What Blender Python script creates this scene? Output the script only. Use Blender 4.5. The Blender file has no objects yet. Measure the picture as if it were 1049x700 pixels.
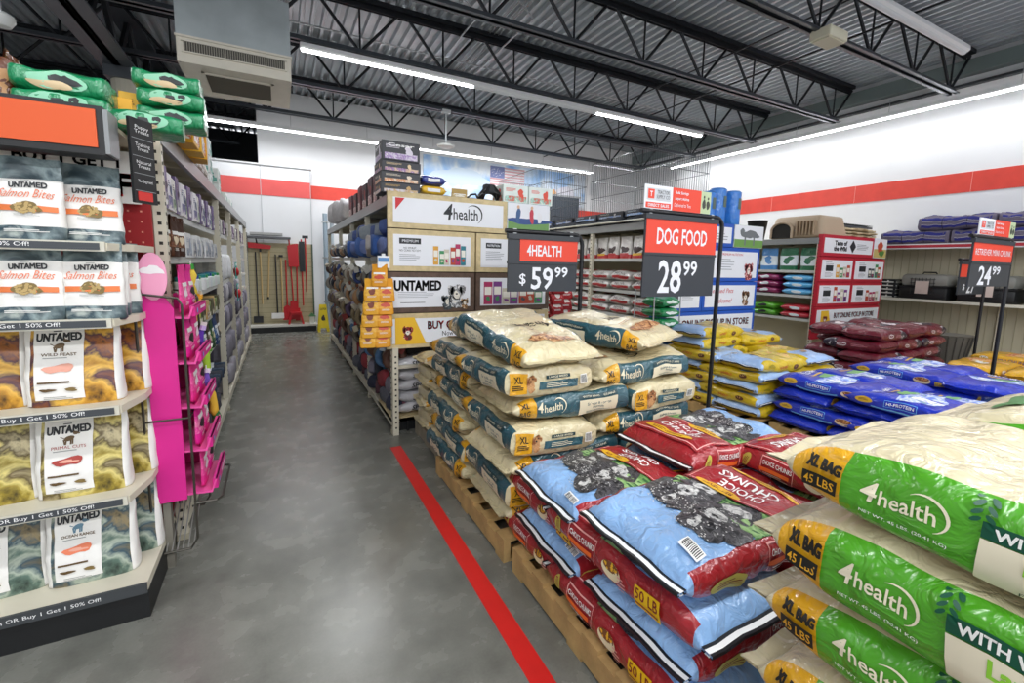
LIGHT_E=12; WORLD_E=.9; LAMP_E=75; EXPO=.5
import bpy, bmesh, math, random
from mathutils import Vector, Matrix, noise
R_=math.radians
SC=bpy.context.scene; COL=SC.collection
rnd=random.Random(7)
LABELS={}
# ---------------------------------------------------------------- materials
def lin(h):
    h=h.lstrip('#'); c=[int(h[i:i+2],16)/255 for i in (0,2,4)]
    return tuple(x/12.92 if x<=.04045 else ((x+.055)/1.055)**2.4 for x in c)+(1,)
MATS={}
def mat(hexc,rough=.5,metal=0,bump=0,bscale=20,var=0,vscale=6,emit=0,coat=0,key=None,spec=None):
    k=key or (hexc,rough,metal,bump,bscale,var,vscale,emit,coat,spec)
    if k in MATS: return MATS[k]
    m=bpy.data.materials.new('material_'+str(len(MATS))); m.use_nodes=True
    nt=m.node_tree; b=nt.nodes['Principled BSDF']
    b.inputs['Base Color'].default_value=lin(hexc)
    b.inputs['Roughness'].default_value=rough; b.inputs['Metallic'].default_value=metal
    if spec is not None: b.inputs['Specular IOR Level'].default_value=spec
    if coat: b.inputs['Coat Weight'].default_value=coat; b.inputs['Coat Roughness'].default_value=.12
    if emit:
        b.inputs['Emission Color'].default_value=lin(hexc); b.inputs['Emission Strength'].default_value=emit
    if bump or var:
        tc=nt.nodes.new('ShaderNodeTexCoord')
    if var:
        n=nt.nodes.new('ShaderNodeTexNoise'); n.inputs['Scale'].default_value=vscale; n.inputs['Detail'].default_value=6
        nt.links.new(tc.outputs['Object'],n.inputs['Vector'])
        mx=nt.nodes.new('ShaderNodeMix'); mx.data_type='RGBA'
        c=lin(hexc); mx.inputs['A'].default_value=tuple(x*(1-var) for x in c[:3])+(1,)
        mx.inputs['B'].default_value=tuple(min(1,x*(1+var)) for x in c[:3])+(1,)
        rp=nt.nodes.new('ShaderNodeMapRange'); rp.inputs['From Min'].default_value=.3; rp.inputs['From Max'].default_value=.7
        nt.links.new(n.outputs['Fac'],rp.inputs['Value']); nt.links.new(rp.outputs['Result'],mx.inputs['Factor'])
        nt.links.new(mx.outputs['Result'],b.inputs['Base Color'])
    if bump:
        n2=nt.nodes.new('ShaderNodeTexNoise'); n2.inputs['Scale'].default_value=bscale; n2.inputs['Detail'].default_value=3
        n2.inputs['Distortion'].default_value=1.2
        nt.links.new(tc.outputs['Object'],n2.inputs['Vector'])
        bp=nt.nodes.new('ShaderNodeBump'); bp.inputs['Strength'].default_value=min(1,bump); bp.inputs['Distance'].default_value=.02
        nt.links.new(n2.outputs['Fac'],bp.inputs['Height']); nt.links.new(bp.outputs['Normal'],b.inputs['Normal'])
        if coat: nt.links.new(bp.outputs['Normal'],b.inputs['Coat Normal'])
    MATS[k]=m; return m
def plastic(h): return mat(h,.3,0,.85,15,.09,9,coat=.6)     # crinkled bag film
def paper(h): return mat(h,.6,0,.35,9,.05,7,spec=.3)
def mott(cols,scale=14,rough=.4,det=8,dist=.5,stretch=None):
    "printed artwork: irregular patches of several inks"
    k=('mott',tuple(cols),scale,rough)
    if k in MATS: return MATS[k]
    m=bpy.data.materials.new('printed_art_'+str(len(MATS))); m.use_nodes=True; nt=m.node_tree; b=nt.nodes['Principled BSDF']
    tc=nt.nodes.new('ShaderNodeTexCoord'); n=nt.nodes.new('ShaderNodeTexNoise'); n.inputs['Scale'].default_value=scale; n.inputs['Detail'].default_value=det; n.inputs['Distortion'].default_value=dist
    nt.links.new(tc.outputs['Object'],n.inputs['Vector']); r=nt.nodes.new('ShaderNodeValToRGB'); e=r.color_ramp.elements
    e[0].position=.32; e[0].color=lin(cols[0]); e[1].position=.68; e[1].color=lin(cols[-1])
    for i,c in enumerate(cols[1:-1]): q=e.new(.32+.36*(i+1)/(len(cols)-1)); q.color=lin(c)
    nt.links.new(n.outputs['Fac'],r.inputs['Fac']); nt.links.new(r.outputs['Color'],b.inputs['Base Color']); b.inputs['Roughness'].default_value=rough
    n2=nt.nodes.new('ShaderNodeTexNoise'); n2.inputs['Scale'].default_value=12; nt.links.new(tc.outputs['Object'],n2.inputs['Vector'])
    bp=nt.nodes.new('ShaderNodeBump'); bp.inputs['Strength'].default_value=.4; bp.inputs['Distance'].default_value=.02; nt.links.new(n2.outputs['Fac'],bp.inputs['Height']); nt.links.new(bp.outputs['Normal'],b.inputs['Normal'])
    MATS[k]=m; return m
def paint(h,r=.45): return mat(h,r)
def card(h): return mat(h,.5,var=.05,vscale=14)
# ---------------------------------------------------------------- tagging
def tag(o,label,cat,group=None,kind=None):
    if kind=='structure': o['kind']=kind; return o
    o['label']=label; o['category']=cat
    if group: o['group']=group
    if kind: o['kind']=kind
    LABELS.setdefault(label,[]).append(o.name)
    return o
def empty(name,loc=(0,0,0),rz=0):
    o=bpy.data.objects.new(name,None); COL.objects.link(o); o.location=loc; o.rotation_euler[2]=rz; o.empty_display_size=.05
    return o
def copytree(o,parent=None):
    c=o.copy(); COL.objects.link(c); c.parent=parent
    for ch in list(o.children): copytree(ch,c)
    return c
def place(o,loc,rot=(0,0,0),scale=None):
    o.location=loc; o.rotation_euler=rot
    if scale: o.scale=scale
    return o
    return o
# ---------------------------------------------------------------- mesh builder
class MB:
    def __init__(s): s.v=[];s.f=[];s.m=[];s.mats=[]
    def mi(s,m):
        if m not in s.mats: s.mats.append(m)
        return s.mats.index(m)
    def add(s,vs,fs,m):
        o=len(s.v); s.v+= [tuple(p) for p in vs]; i=s.mi(m)
        for f in fs: s.f.append([a+o for a in f]); s.m.append(i)
        return s
    def box(s,x0,x1,y0,y1,z0,z1,m,b=0):
        if x0>x1:x0,x1=x1,x0
        if y0>y1:y0,y1=y1,y0
        if z0>z1:z0,z1=z1,z0
        if b<=0:
            vs=[(x,y,z) for z in (z0,z1) for y in (y0,y1) for x in (x0,x1)]
            fs=[(0,2,3,1),(4,5,7,6),(0,1,5,4),(2,6,7,3),(0,4,6,2),(1,3,7,5)]
            return s.add(vs,fs,m)
        bm=bmesh.new(); bmesh.ops.create_cube(bm,size=1)
        for v in bm.verts: v.co=Vector(((x0+x1)/2+v.co.x*(x1-x0),(y0+y1)/2+v.co.y*(y1-y0),(z0+z1)/2+v.co.z*(z1-z0)))
        bmesh.ops.bevel(bm,geom=bm.edges[:],offset=b,segments=2,affect='EDGES',profile=.5)
        return s.bm(bm,m)
    def bm(s,bm,m):
        bm.verts.index_update(); s.add([v.co[:] for v in bm.verts],[[v.index for v in f.verts] for f in bm.faces],m); bm.free(); return s
    def obox(s,c,hx,hy,hz,mtx,m):   # oriented box
        vs=[Vector(c)+mtx@Vector((x*hx,y*hy,z*hz)) for z in (-1,1) for y in (-1,1) for x in (-1,1)]
        return s.add(vs,[(0,2,3,1),(4,5,7,6),(0,1,5,4),(2,6,7,3),(0,4,6,2),(1,3,7,5)],m)
    def tube(s,pts,r,m,n=8,cap=True):
        pts=[Vector(p) for p in pts]; k=len(pts); vs=[];fs=[]
        rr=r if isinstance(r,(list,tuple)) else [r]*k
        up=None
        for i,p in enumerate(pts):
            d=(pts[min(i+1,k-1)]-pts[max(i-1,0)]).normalized()
            if up is None: up=Vector((0,0,1)) if abs(d.z)<.9 else Vector((1,0,0))
            a=d.cross(up).normalized(); b=a.cross(d).normalized(); up=b
            for j in range(n):
                t=2*math.pi*j/n; vs.append(p+(a*math.cos(t)+b*math.sin(t))*rr[i])
        for i in range(k-1):
            for j in range(n):
                fs.append((i*n+j,i*n+(j+1)%n,(i+1)*n+(j+1)%n,(i+1)*n+j))
        if cap: fs.append(tuple(range(n))[::-1]); fs.append(tuple((k-1)*n+j for j in range(n)))
        return s.add(vs,fs,m)
    def lathe(s,prof,c,m,n=16,ax='z'):
        vs=[];fs=[]
        for r,h in prof:
            for j in range(n):
                t=2*math.pi*j/n; a,b=r*math.cos(t),r*math.sin(t)
                p={'z':(a,b,h),'y':(a,h,b),'x':(h,a,b)}[ax]; vs.append((c[0]+p[0],c[1]+p[1],c[2]+p[2]))
        for i in range(len(prof)-1):
            for j in range(n): fs.append((i*n+j,i*n+(j+1)%n,(i+1)*n+(j+1)%n,(i+1)*n+j))
        fs.append(tuple(range(n))[::-1]); fs.append(tuple((len(prof)-1)*n+j for j in range(n)))
        return s.add(vs,fs,m)
    def prism(s,poly,axis,a0,a1,m):  # polygon in the other two axes, extruded along axis
        n=len(poly); vs=[]
        for a in (a0,a1):
            for p,q in poly:
                vs.append({'x':(a,p,q),'y':(p,a,q),'z':(p,q,a)}[axis])
        fs=[tuple(range(n))[::-1],tuple(range(n,2*n))]+[(i,(i+1)%n,n+(i+1)%n,n+i) for i in range(n)]
        return s.add(vs,fs,m)
    def deco(s,shape,o,xd,yd,m,off=.002):   # flat print on a plane
        vs,fs=shape; o=Vector(o);xd=Vector(xd);yd=Vector(yd);nn=xd.cross(yd)
        return s.add([o+xd*a+yd*b+nn*off for a,b in vs],fs,m)
    def build(s,name,parent=None,smooth=False,loc=None,bev=0,angle=40):
        me=bpy.data.meshes.new(name); me.from_pydata(s.v,[],s.f)
        for m in s.mats: me.materials.append(m)
        me.polygons.foreach_set('material_index',s.m); me.validate()
        bm=bmesh.new(); bm.from_mesh(me); bmesh.ops.recalc_face_normals(bm,faces=bm.faces[:]) if not getattr(s,'raw',0) else None
        bm.to_mesh(me); bm.free()
        if smooth:
            me.polygons.foreach_set('use_smooth',[True]*len(me.polygons))
            if angle<180: me.set_sharp_from_angle(angle=R_(angle))
        o=bpy.data.objects.new(name,me); COL.objects.link(o); o.parent=parent
        if loc: o.location=loc
        return o
# ---------------------------------------------------------------- 2D print shapes
_T={}
def text(t,h=1.0,w=None,bold=0,font=None,sx=1,align='c',shear=0):
    bold=0 if ('M' in t or len(t)>15) else min(bold,.018); k=(t,bold,shear)
    if k not in _T:
        cu=bpy.data.curves.new('lettering','FONT'); cu.body=t; cu.resolution_u=2; cu.offset=bold; cu.shear=shear
        cu.align_x='CENTER'; cu.align_y='CENTER'; cu.space_line=.9
        ob=bpy.data.objects.new('lettering',cu); COL.objects.link(ob)
        dg=bpy.context.evaluated_depsgraph_get(); me=bpy.data.meshes.new_from_object(ob.evaluated_get(dg))
        vs=[(v.co.x,v.co.y) for v in me.vertices]; fs=[tuple(p.vertices) for p in me.polygons]
        bpy.data.objects.remove(ob); bpy.data.curves.remove(cu); bpy.data.meshes.remove(me)
        if vs:
            x0=min(a for a,b in vs);x1=max(a for a,b in vs);y0=min(b for a,b in vs);y1=max(b for a,b in vs)
            vs=[((a-(x0+x1)/2),(b-(y0+y1)/2)) for a,b in vs]; 
            _T[k]=(vs,fs,x1-x0,y1-y0)
        else: _T[k]=([],[],1,1)
    vs,fs,W,H=_T[k]; sy=h/H; sxx=(w/W) if w else sy*sx
    dx={'c':0,'l':W*sxx/2,'r':-W*sxx/2}[align]
    return [(a*sxx+dx,b*sy) for a,b in vs],fs
def heavy(t,h,w,d=.03,shear=0):
    "lettering struck several times for a heavier stroke"
    s=text(t,h,w,0,shear=shear); k=h*d; return join(*[shift(s,a*k,b*k) for a in(-1,0,1) for b in(-1,1)])
def rect(w,h): return [(-w/2,-h/2),(w/2,-h/2),(w/2,h/2),(-w/2,h/2)],[(0,1,2,3)]
def ell(w,h,n=20): return [(w/2*math.cos(2*math.pi*i/n),h/2*math.sin(2*math.pi*i/n)) for i in range(n)],[tuple(range(n))]
def poly(pts): return list(pts),[tuple(range(len(pts)))]
def frame(w,h,t):
    a=[(-w/2,-h/2),(w/2,-h/2),(w/2,h/2),(-w/2,h/2)]; b=[(x+(t if x<0 else -t),y+(t if y<0 else -t)) for x,y in a]
    return a+b,[(i,(i+1)%4,4+(i+1)%4,4+i) for i in range(4)]
def arc(r,t0,t1,th,n=16):
    vs=[];fs=[]
    for i in range(n+1):
        a=R_(t0+(t1-t0)*i/n); w=th*math.sin(math.pi*(i+.6)/(n+1.2))
        vs+= [((r+w/2)*math.cos(a),(r+w/2)*math.sin(a)),((r-w/2)*math.cos(a),(r-w/2)*math.sin(a))]
        if i: fs.append((2*i-2,2*i-1,2*i+1,2*i))
    return vs,fs
def blob(w,h,seed,n=22,rough=.25):
    r=random.Random(seed); ph=[r.uniform(0,6.28) for _ in range(5)]
    vs=[]
    for i in range(n):
        t=2*math.pi*i/n; k=1+sum(rough/(j+1.5)*math.sin((j+2)*t+ph[j]) for j in range(5))
        vs.append((w/2*k*math.cos(t),h/2*k*math.sin(t)))
    vs.append((0,0)); return vs,[(i,(i+1)%n,n) for i in range(n)]
def lines(w,h,n,frac=.45,seed=1):
    r=random.Random(seed); vs=[];fs=[]
    for i in range(n):
        y=h/2-(i+.5)*h/n; ww=w*r.uniform(.7,1); t=h/n*frac/2
        o=len(vs); vs+=[(-w/2,y-t),(-w/2+ww,y-t),(-w/2+ww,y+t),(-w/2,y+t)]; fs.append((o,o+1,o+2,o+3))
    return vs,fs
def dots(w,h,n,d,seed=1):
    r=random.Random(seed); vs=[];fs=[]
    for i in range(n):
        a=r.uniform(0,6.28); q=math.sqrt(r.random()); x,y=q*w/2*math.cos(a),q*h/2*math.sin(a)
        o=len(vs); vs+=[(x+d/2*math.cos(6.283*j/6),y+d/2*math.sin(6.283*j/6)) for j in range(6)]; fs.append(tuple(range(o,o+6)))
    return vs,fs
def bars(w,h,n=12,seed=3):
    r=random.Random(seed); vs=[];fs=[]
    for i in range(n):
        x=-w/2+(i+.2)*w/n; t=w/n*r.uniform(.3,.7); o=len(vs)
        vs+=[(x,-h/2),(x+t,-h/2),(x+t,h/2),(x,h/2)]; fs.append((o,o+1,o+2,o+3))
    return vs,fs
def shift(sh,dx,dy,rot=0):
    c,s=math.cos(rot),math.sin(rot); return [(a*c-b*s+dx,a*s+b*c+dy) for a,b in sh[0]],sh[1]
def join(*shs):
    vs=[];fs=[]
    for v,f in shs:
        o=len(vs); vs+=list(v); fs+=[tuple(i+o for i in g) for g in f]
    return vs,fs
def cut(sh,step):
    vs,fs=sh
    if not vs: return sh
    bm=bmesh.new(); bv=[bm.verts.new((a,b,0)) for a,b in vs]
    for f in fs:
        try: bm.faces.new([bv[i] for i in f])
        except ValueError: pass
    for ax in (0,1):
        lo=min(v[ax] for v in vs); hi=max(v[ax] for v in vs); k=math.floor(lo/step)+1
        while k*step<hi-1e-5:
            no=[0,0,0]; no[ax]=1; co=[0,0,0]; co[ax]=k*step
            bmesh.ops.bisect_plane(bm,geom=bm.verts[:]+bm.edges[:]+bm.faces[:],plane_co=co,plane_no=no,dist=1e-6); k+=1
    bm.verts.index_update(); r=[(v.co.x,v.co.y) for v in bm.verts],[tuple(v.index for v in f.verts) for f in bm.faces]; bm.free(); return r
# ---------------------------------------------------------------- filled bag
def sgp(x,e): return math.copysign(abs(x)**e,x)
def bag(name,L,W,T,col,region,prints,prof='pillow',n=3.2,wr=.010,seed=0,seam=.03,tape=None,ex=7,off0=.0024,NU=26,NA=28,taper=0,slump=0,fz=7):
    """col: dict key->material; region(s,side)->key; prints: (face,cx,cy,rot_deg,shape,key)"""
    def tp(s):
        if prof=='pillow': return max(0,1-abs(s)**ex)**.5
        if prof=='block':
            if s<0: return .97-.03*abs(s)
            return max(0,1-s**4)**.6
        if prof=='pouch':
            if s<-.7: return .95
            return max(.02,(1-((s+.7)/1.7)**1.3))
        if prof=='box': return .98
        if prof=='blockside': return max(.05,1-max(0,s-.45)/.55)
    def wp(s):
        if prof=='pillow': return 1-.05*s*s+.03*abs(s)**8
        if prof=='block': return 1-.03*s*s if s>0 else 1
        if prof=='pouch': return 1-.03*(s+1)/2
        return 1
    def zoff(s): return 0
    def hz(x,y):
        s=max(-1,min(1,2*x/L)); w=W/2*wp(s); q=min(1,abs(y)/w); return T/2*tp(s)*(1-q**n)**(1/n)
    def hy(x,z):
        s=max(-1,min(1,2*x/L)); t=max(T/2*tp(s),1e-4); q=min(.995,abs(z)/t); return W/2*wp(s)*(1-q**n)**(1/n)
    def disp(p):
        v=Vector((p[0]*fz+seed*3.1,p[1]*fz,p[2]*fz*.8+seed)); a=noise.noise(v); b=noise.noise(v*2.3+Vector((5,5,5))); c=noise.noise(v*.45+Vector((9,1,4)))
        s=2*p[0]/L; e=.4+.6*min(1,(1-min(1,abs(s)))*4)
        k=1-.7*(1-e)
        return (p[0]+ (noise.noise(v*1.1+Vector((3,8,1)))*wr*.6), p[1]*(1+c*.05)+b*wr*.7, p[2]*(1+a*.05)+ (a*1.1+b*.55)*wr*k + c*wr*.9 - slump*s*s*T)
    mb=MB(); mb.raw=1
    brk=set()
    S=[-1+2*i/NU for i in range(NU+1)]
    if prof in('pillow','block'): S+=[.95,.985]
    if prof=='pillow': S+=[-.95,-.985]
    S+=region.brk if hasattr(region,'brk') else []
    S=sorted(set(round(x,4) for x in S))
    NA=int(NA*1.3)
    dn=720; pts=[(W/2*sgp(math.cos(2*math.pi*q/dn),2/n),T/2*sgp(math.sin(2*math.pi*q/dn),2/n)) for q in range(dn+1)]
    cum=[0]
    for q in range(dn): cum.append(cum[-1]+math.dist(pts[q],pts[q+1])*.55+(W+T)/dn*.9)
    ang=[]; q=0
    for j in range(NA):
        t=cum[-1]*(j+.5)/NA
        while cum[q+1]<t: q+=1
        ang.append(2*math.pi*(q+(t-cum[q])/(cum[q+1]-cum[q]))/dn)
    for lim in (42,138,222,318):
        k=min(range(NA),key=lambda i:abs(ang[i]-R_(lim))); ang[k]=R_(lim)
    rings=[]
    for s in S:
        x=s*L/2; t=max(T/2*tp(s),.002); w=W/2*wp(s)
        rings.append([(x,w*sgp(math.cos(a),2/n),t*sgp(math.sin(a),2/n)) for a in ang])
    def sidef(j):
        a=(ang[j]+ang[(j+1)%NA])/2
        if j==NA-1: a=0.0
        y,z=W*sgp(math.cos(a),2/n),T*sgp(math.sin(a),2/n)
        d=math.degrees(a)%360
        if 42<d<138: return 'top'
        if 222<d<318: return 'bot'
        return 'far' if (d<=42 or d>=318) else 'near'
    vs=[disp(p) for r in rings for p in r]
    base={}
    for i in range(len(S)-1):
        for j in range(NA):
            k=region((S[i]+S[i+1])/2,sidef(j))
            base.setdefault(k,[]).append((i*NA+j,(i*NA+(j+1)%NA),((i+1)*NA+(j+1)%NA),((i+1)*NA+j)))
    # shared verts with several materials
    o=len(mb.v); mb.v+=vs
    for k,fs in base.items():
        mi=mb.mi(col[k])
        for f in fs: mb.f.append([a+o for a in f[::-1]]); mb.m.append(mi)
    seams=[]
    for idx,s in ((0,-1),(len(S)-1,1)):
        flat=(prof=='pillow') or (prof in('block','pouch') and s>0)
        if flat:
            mb0=mb; mb=MB(); mb.raw=1; seams.append(mb)
            w=W/2*wp(s)*.985; x0=s*L/2; x1=s*(L/2+seam); key=region(s*.99,'top'); N=10
            bnd=[disp((x0,w*(-1+2*q/N),0)) for q in range(N+1)]
            for z0,z1,kk in (( .0035,.0035,key),(-.0035,-.0035,key)):
                vv=[];ff=[]
                for q in range(N+1):
                    b=bnd[q]; wob=noise.noise(Vector((q*.5,seed,s)))*.012
                    vv+=[(b[0]-s*.006,b[1],b[2]+z0*1.0),(b[0]+s*seam,b[1]*1.01,b[2]+z1*.6+wob)]
                    if q: ff.append((2*q-2,2*q-1,2*q+1,2*q) if s*z0>0 else (2*q,2*q+1,2*q-1,2*q-2))
                mb.add(vv,ff,col[kk])
            if tape and s in tape[0]:
                for (r0,r1,kk) in tape[1]:
                    for zz in (.0055,-.0055):
                        vv=[];ff=[]
                        for q in range(N+1):
                            b=bnd[q]; wob=noise.noise(Vector((q*.5,seed,s)))*.012
                            vv+=[(b[0]+s*seam*r0,b[1]*1.012,b[2]+zz+wob*r0),(b[0]+s*seam*r1,b[1]*1.014,b[2]+zz+wob*r1)]
                            if q: ff.append((2*q-2,2*q-1,2*q+1,2*q) if s*zz>0 else (2*q,2*q+1,2*q-1,2*q-2))
                        mb.add(vv,ff,col[kk])
                    vv=[];ff=[]
                    for q in range(N+1):
                        b=bnd[q]; wob=noise.noise(Vector((q*.5,seed,s)))*.012
                        vv+=[(b[0]+s*seam*r1,b[1]*1.014,b[2]+.0055+wob*r1),(b[0]+s*seam*r1,b[1]*1.014,b[2]-.0055+wob*r1)]
                        if q: ff.append((2*q-2,2*q-1,2*q+1,2*q))
                    mb.add(vv,ff,col[kk])
            mb=mb0
        else:
            key=region(s*.999,'end'); ring=list(range(idx*NA,idx*NA+NA))
            c=len(mb.v); x=s*L/2
            rr=[disp((x+s*.010,p[1]*.9,p[2]*.9)) for p in rings[idx]]; mb.v+=rr+[disp((x+s*.012,0,0))]
            mi=mb.mi(col[key])
            for j in range(NA):
                a,b=ring[j]+o,ring[(j+1)%NA]+o; a2,b2=c+j,c+(j+1)%NA
                f1=[a,b,b2,a2]; f2=[a2,b2,c+NA]
                if s>0: f1=f1[::-1]; f2=f2[::-1]
                mb.f+= [f1,f2] if s<0 else [f1,f2]; mb.m+=[mi,mi]
    lay={}
    for pr in prints:
        face,cx,cy,rot,sh,key=pr[:6]; lv=lay.get(face,0); lay[face]=lv+1; off=off0+.0006*lv
        vs2,fs2=shift(cut(sh,.035) ,0,0); c,s_=math.cos(R_(rot)),math.sin(R_(rot)); out=[]
        for a,b in vs2:
            a,b=a*c-b*s_,a*s_+b*c
            if face=='top': b=max(-W*.445-cy,min(W*.445-cy,b)); a=max(-L*.475-cx,min(L*.475-cx,a))
            elif face in('near','far'): b=max(-T*.41-cy,min(T*.41-cy,b))
            if face=='top': p=(cx+a,cy+b,hz(cx+a,cy+b)); nn=(0,0,off)
            elif face=='near': p=(cx+a,-hy(cx+a,cy+b),cy+b); nn=(0,-off,0)
            elif face=='far': p=(cx-a,hy(cx-a,cy+b),cy+b); nn=(0,off,0)
            elif face=='end-': p=(-L/2-.0125+.02*((cx-a)**2+0)/W,cx-a,cy+b); nn=(-off,0,0)
            elif face=='end+': p=(L/2+.0125,cx+a,cy+b); nn=(off,0,0)
            q=disp(p); out.append((q[0]+nn[0],q[1]+nn[1],q[2]+nn[2]))
        o2=len(mb.v); mb.v+=out; mi=mb.mi(col[key])
        # orientation
        for f in fs2:
            if len(f)<3: continue
            a,b,c_=[Vector(out[f[i]]) for i in (0,1,2)]; nrm=(b-a).cross(c_-a)
            d=nrm.dot(Vector(nn)); g=[i+o2 for i in f]; mb.f.append(g if d>=0 else g[::-1]); mb.m.append(mi)
    ob=mb.build(name,smooth=True,angle=60)
    for q in seams: q.build('bag_seam' if prof!='pouch' else 'top_seal',ob,smooth=True)
    return ob
def reg(brk=(),**kw):
    """brk: s-breaks; kw side->list of (s_limit,key) ascending, 'all' as the fallback"""
    def f(s,side):
        l=kw.get(side) or (kw['side'] if side in('near','far') and 'side' in kw else None) or kw['all']
        for lim,k in l:
            if s<=lim: return k
        return l[-1][1]
    b=set(brk)
    for l in kw.values():
        for lim,_ in l:
            if abs(lim)<1: b.add(lim)
    f.brk=sorted(b); return f
# ================================================================ SETTING
def structure(o): o['kind']='structure'; return o
def floor_material():
    m=bpy.data.materials.new('polished_concrete'); m.use_nodes=True; nt=m.node_tree; b=nt.nodes['Principled BSDF']
    tc=nt.nodes.new('ShaderNodeTexCoord')
    def nz(sc,det,dist=0):
        n=nt.nodes.new('ShaderNodeTexNoise'); n.inputs['Scale'].default_value=sc; n.inputs['Detail'].default_value=det; n.inputs['Distortion'].default_value=dist
        nt.links.new(tc.outputs['Object'],n.inputs['Vector']); return n
    a=nz(.9,10,0); c=nz(6,10,0); d=nz(90,2)
    r=nt.nodes.new('ShaderNodeValToRGB'); r.color_ramp.elements[0].position=.32; r.color_ramp.elements[0].color=lin('#565751')
    r.color_ramp.elements[1].position=.76; r.color_ramp.elements[1].color=lin('#9a9a92')
    mx=nt.nodes.new('ShaderNodeMath'); mx.operation='MULTIPLY_ADD'; mx.inputs[1].default_value=.45
    nt.links.new(c.outputs['Fac'],mx.inputs[0]); 
    m2=nt.nodes.new('ShaderNodeMath'); m2.operation='MULTIPLY'; m2.inputs[1].default_value=.62; nt.links.new(a.outputs['Fac'],m2.inputs[0])
    nt.links.new(m2.outputs[0],mx.inputs[2]); nt.links.new(mx.outputs[0],r.inputs['Fac'])
    sp=nt.nodes.new('ShaderNodeMix'); sp.data_type='RGBA'; sp.blend_type='MULTIPLY'; sp.inputs['Factor'].default_value=.22
    nt.links.new(r.outputs['Color'],sp.inputs['A']); nt.links.new(d.outputs['Fac'],sp.inputs['B'])
    # hairline cracks
    v=nt.nodes.new('ShaderNodeTexVoronoi'); v.feature='DISTANCE_TO_EDGE'; v.inputs['Scale'].default_value=.45
    w=nz(2.2,5); mv=nt.nodes.new('ShaderNodeMix'); mv.data_type='VECTOR'; mv.inputs['Factor'].default_value=.25
    nt.links.new(tc.outputs['Object'],mv.inputs['A']); nt.links.new(w.outputs['Color'],mv.inputs['B']); nt.links.new(mv.outputs['Result'],v.inputs['Vector'])
    lt=nt.nodes.new('ShaderNodeMath'); lt.operation='LESS_THAN'; lt.inputs[1].default_value=.0022; nt.links.new(v.outputs['Distance'],lt.inputs[0])
    cr=nt.nodes.new('ShaderNodeMix'); cr.data_type='RGBA'; nt.links.new(sp.outputs['Result'],cr.inputs['A']); cr.inputs['B'].default_value=lin('#4a4b48')
    ml=nt.nodes.new('ShaderNodeMath'); ml.operation='MULTIPLY'; ml.inputs[1].default_value=.0; nt.links.new(lt.outputs[0],ml.inputs[0]); nt.links.new(ml.outputs[0],cr.inputs['Factor'])
    nt.links.new(cr.outputs['Result'],b.inputs['Base Color'])
    mr=nt.nodes.new('ShaderNodeMapRange'); mr.inputs['To Min'].default_value=.24; mr.inputs['To Max'].default_value=.30
    nt.links.new(c.outputs['Fac'],mr.inputs['Value']); nt.links.new(mr.outputs['Result'],b.inputs['Roughness'])
    bp=nt.nodes.new('ShaderNodeBump'); bp.inputs['Strength'].default_value=.12; bp.inputs['Distance'].default_value=.01
    nt.links.new(c.outputs['Fac'],bp.inputs['Height']); nt.links.new(bp.outputs['Normal'],b.inputs['Normal'])
    return m
structure(MB().box(-9,10.3,-4,15.5,-.1,0,floor_material()).build('floor'))
WHITE=mat('#e9eaec',.75,var=.03,vscale=1.2); RED_S=mat('#e0493c',.6,var=.06,vscale=5)
# ceiling deck : trapezoidal ribs running along Y
dk=mat('#b6bdc4',.34,.3,var=.12,vscale=1.5)
pts=[];x=-9
while x<10.4:
    for dx,z in ((0,5.13),(.045,5.13),(.062,5.19),(.135,5.19)): pts.append((x+dx,z))
    x+=.152
m=MB(); m.raw=1; vs=[];fs=[]
for (a,z) in pts: vs+=[(a,-4,z),(a,15.5,z)]
for i in range(len(pts)-1): fs.append((2*i,2*i+1,2*i+3,2*i+2))
m.add(vs,fs,dk); m.box(-9,10.4,-4,15.5,5.2,5.25,mat('#30343a',.8)); structure(m.build('ceiling'))
# right wall
m=MB(); m.box(10.2,10.35,-4,15.5,0,5.13,WHITE); m.box(10.19,10.2,-4,11.3,2.91,3.24,RED_S)
for y in (1.6,3.3,5.0,6.7,8.4): m.box(10.186,10.19,y-.003,y+.003,2.91,3.24,mat('#f0a49b',.6))
structure(m.build('wall_right'))
m=MB(); m.box(10.02,10.2,-4,11.3,4.78,5.0,mat('#7d8a88',.5,.2)); m.box(10.1,10.2,-4,11.3,4.62,4.66,mat('#3a3d40',.5)); structure(m.build('trim_1'))
# back wall (white, red band), open bay on its left
m=MB(); m.box(-.3,10.2,11.35,11.5,0,5.13,WHITE); m.box(.7,10.19,11.34,11.35,2.93,3.22,RED_S)
structure(m.build('wall_back'))
m=MB(); m.box(-9,.7,11.12,11.3,0,3.52,mat('#dfe1e4',.7,var=.02,vscale=2)); m.box(-9,.7,11.11,11.12,2.9,3.24,mat('#dd5a58',.6,var=.04,vscale=4))
for x in (-.27,.69): m.box(x-.006,x+.006,11.108,11.12,0,3.52,mat('#b9bcc0',.5))
m.box(-9,.72,11.09,11.31,3.52,3.55,mat('#cfd2d5',.6))
structure(m.build('wall_partition'))
structure(MB().box(-9,10.35,15.4,15.5,0,5.13,mat('#3a3d42',.8)).build('wall_far'))
structure(MB().box(-9.1,-9,-4,15.5,0,5.13,mat('#b9bbbd',.7)).build('wall_left'))
# floor tapes
tape=mat('#d8231f',.45,var=.05,vscale=9)
m=MB(); m.box(.775,.865,-2.5,3.66,0,.0015,tape); tag(m.build('floor_tape'),'bright red tape stripe on the concrete beside the aisle','tape')
m=MB(); m.box(3.5,3.59,-2.5,4.2,0,.0015,tape); tag(m.build('floor_tape'),'red tape stripe between the crimson bag stack and the blue bag pallet','tape')
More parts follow.
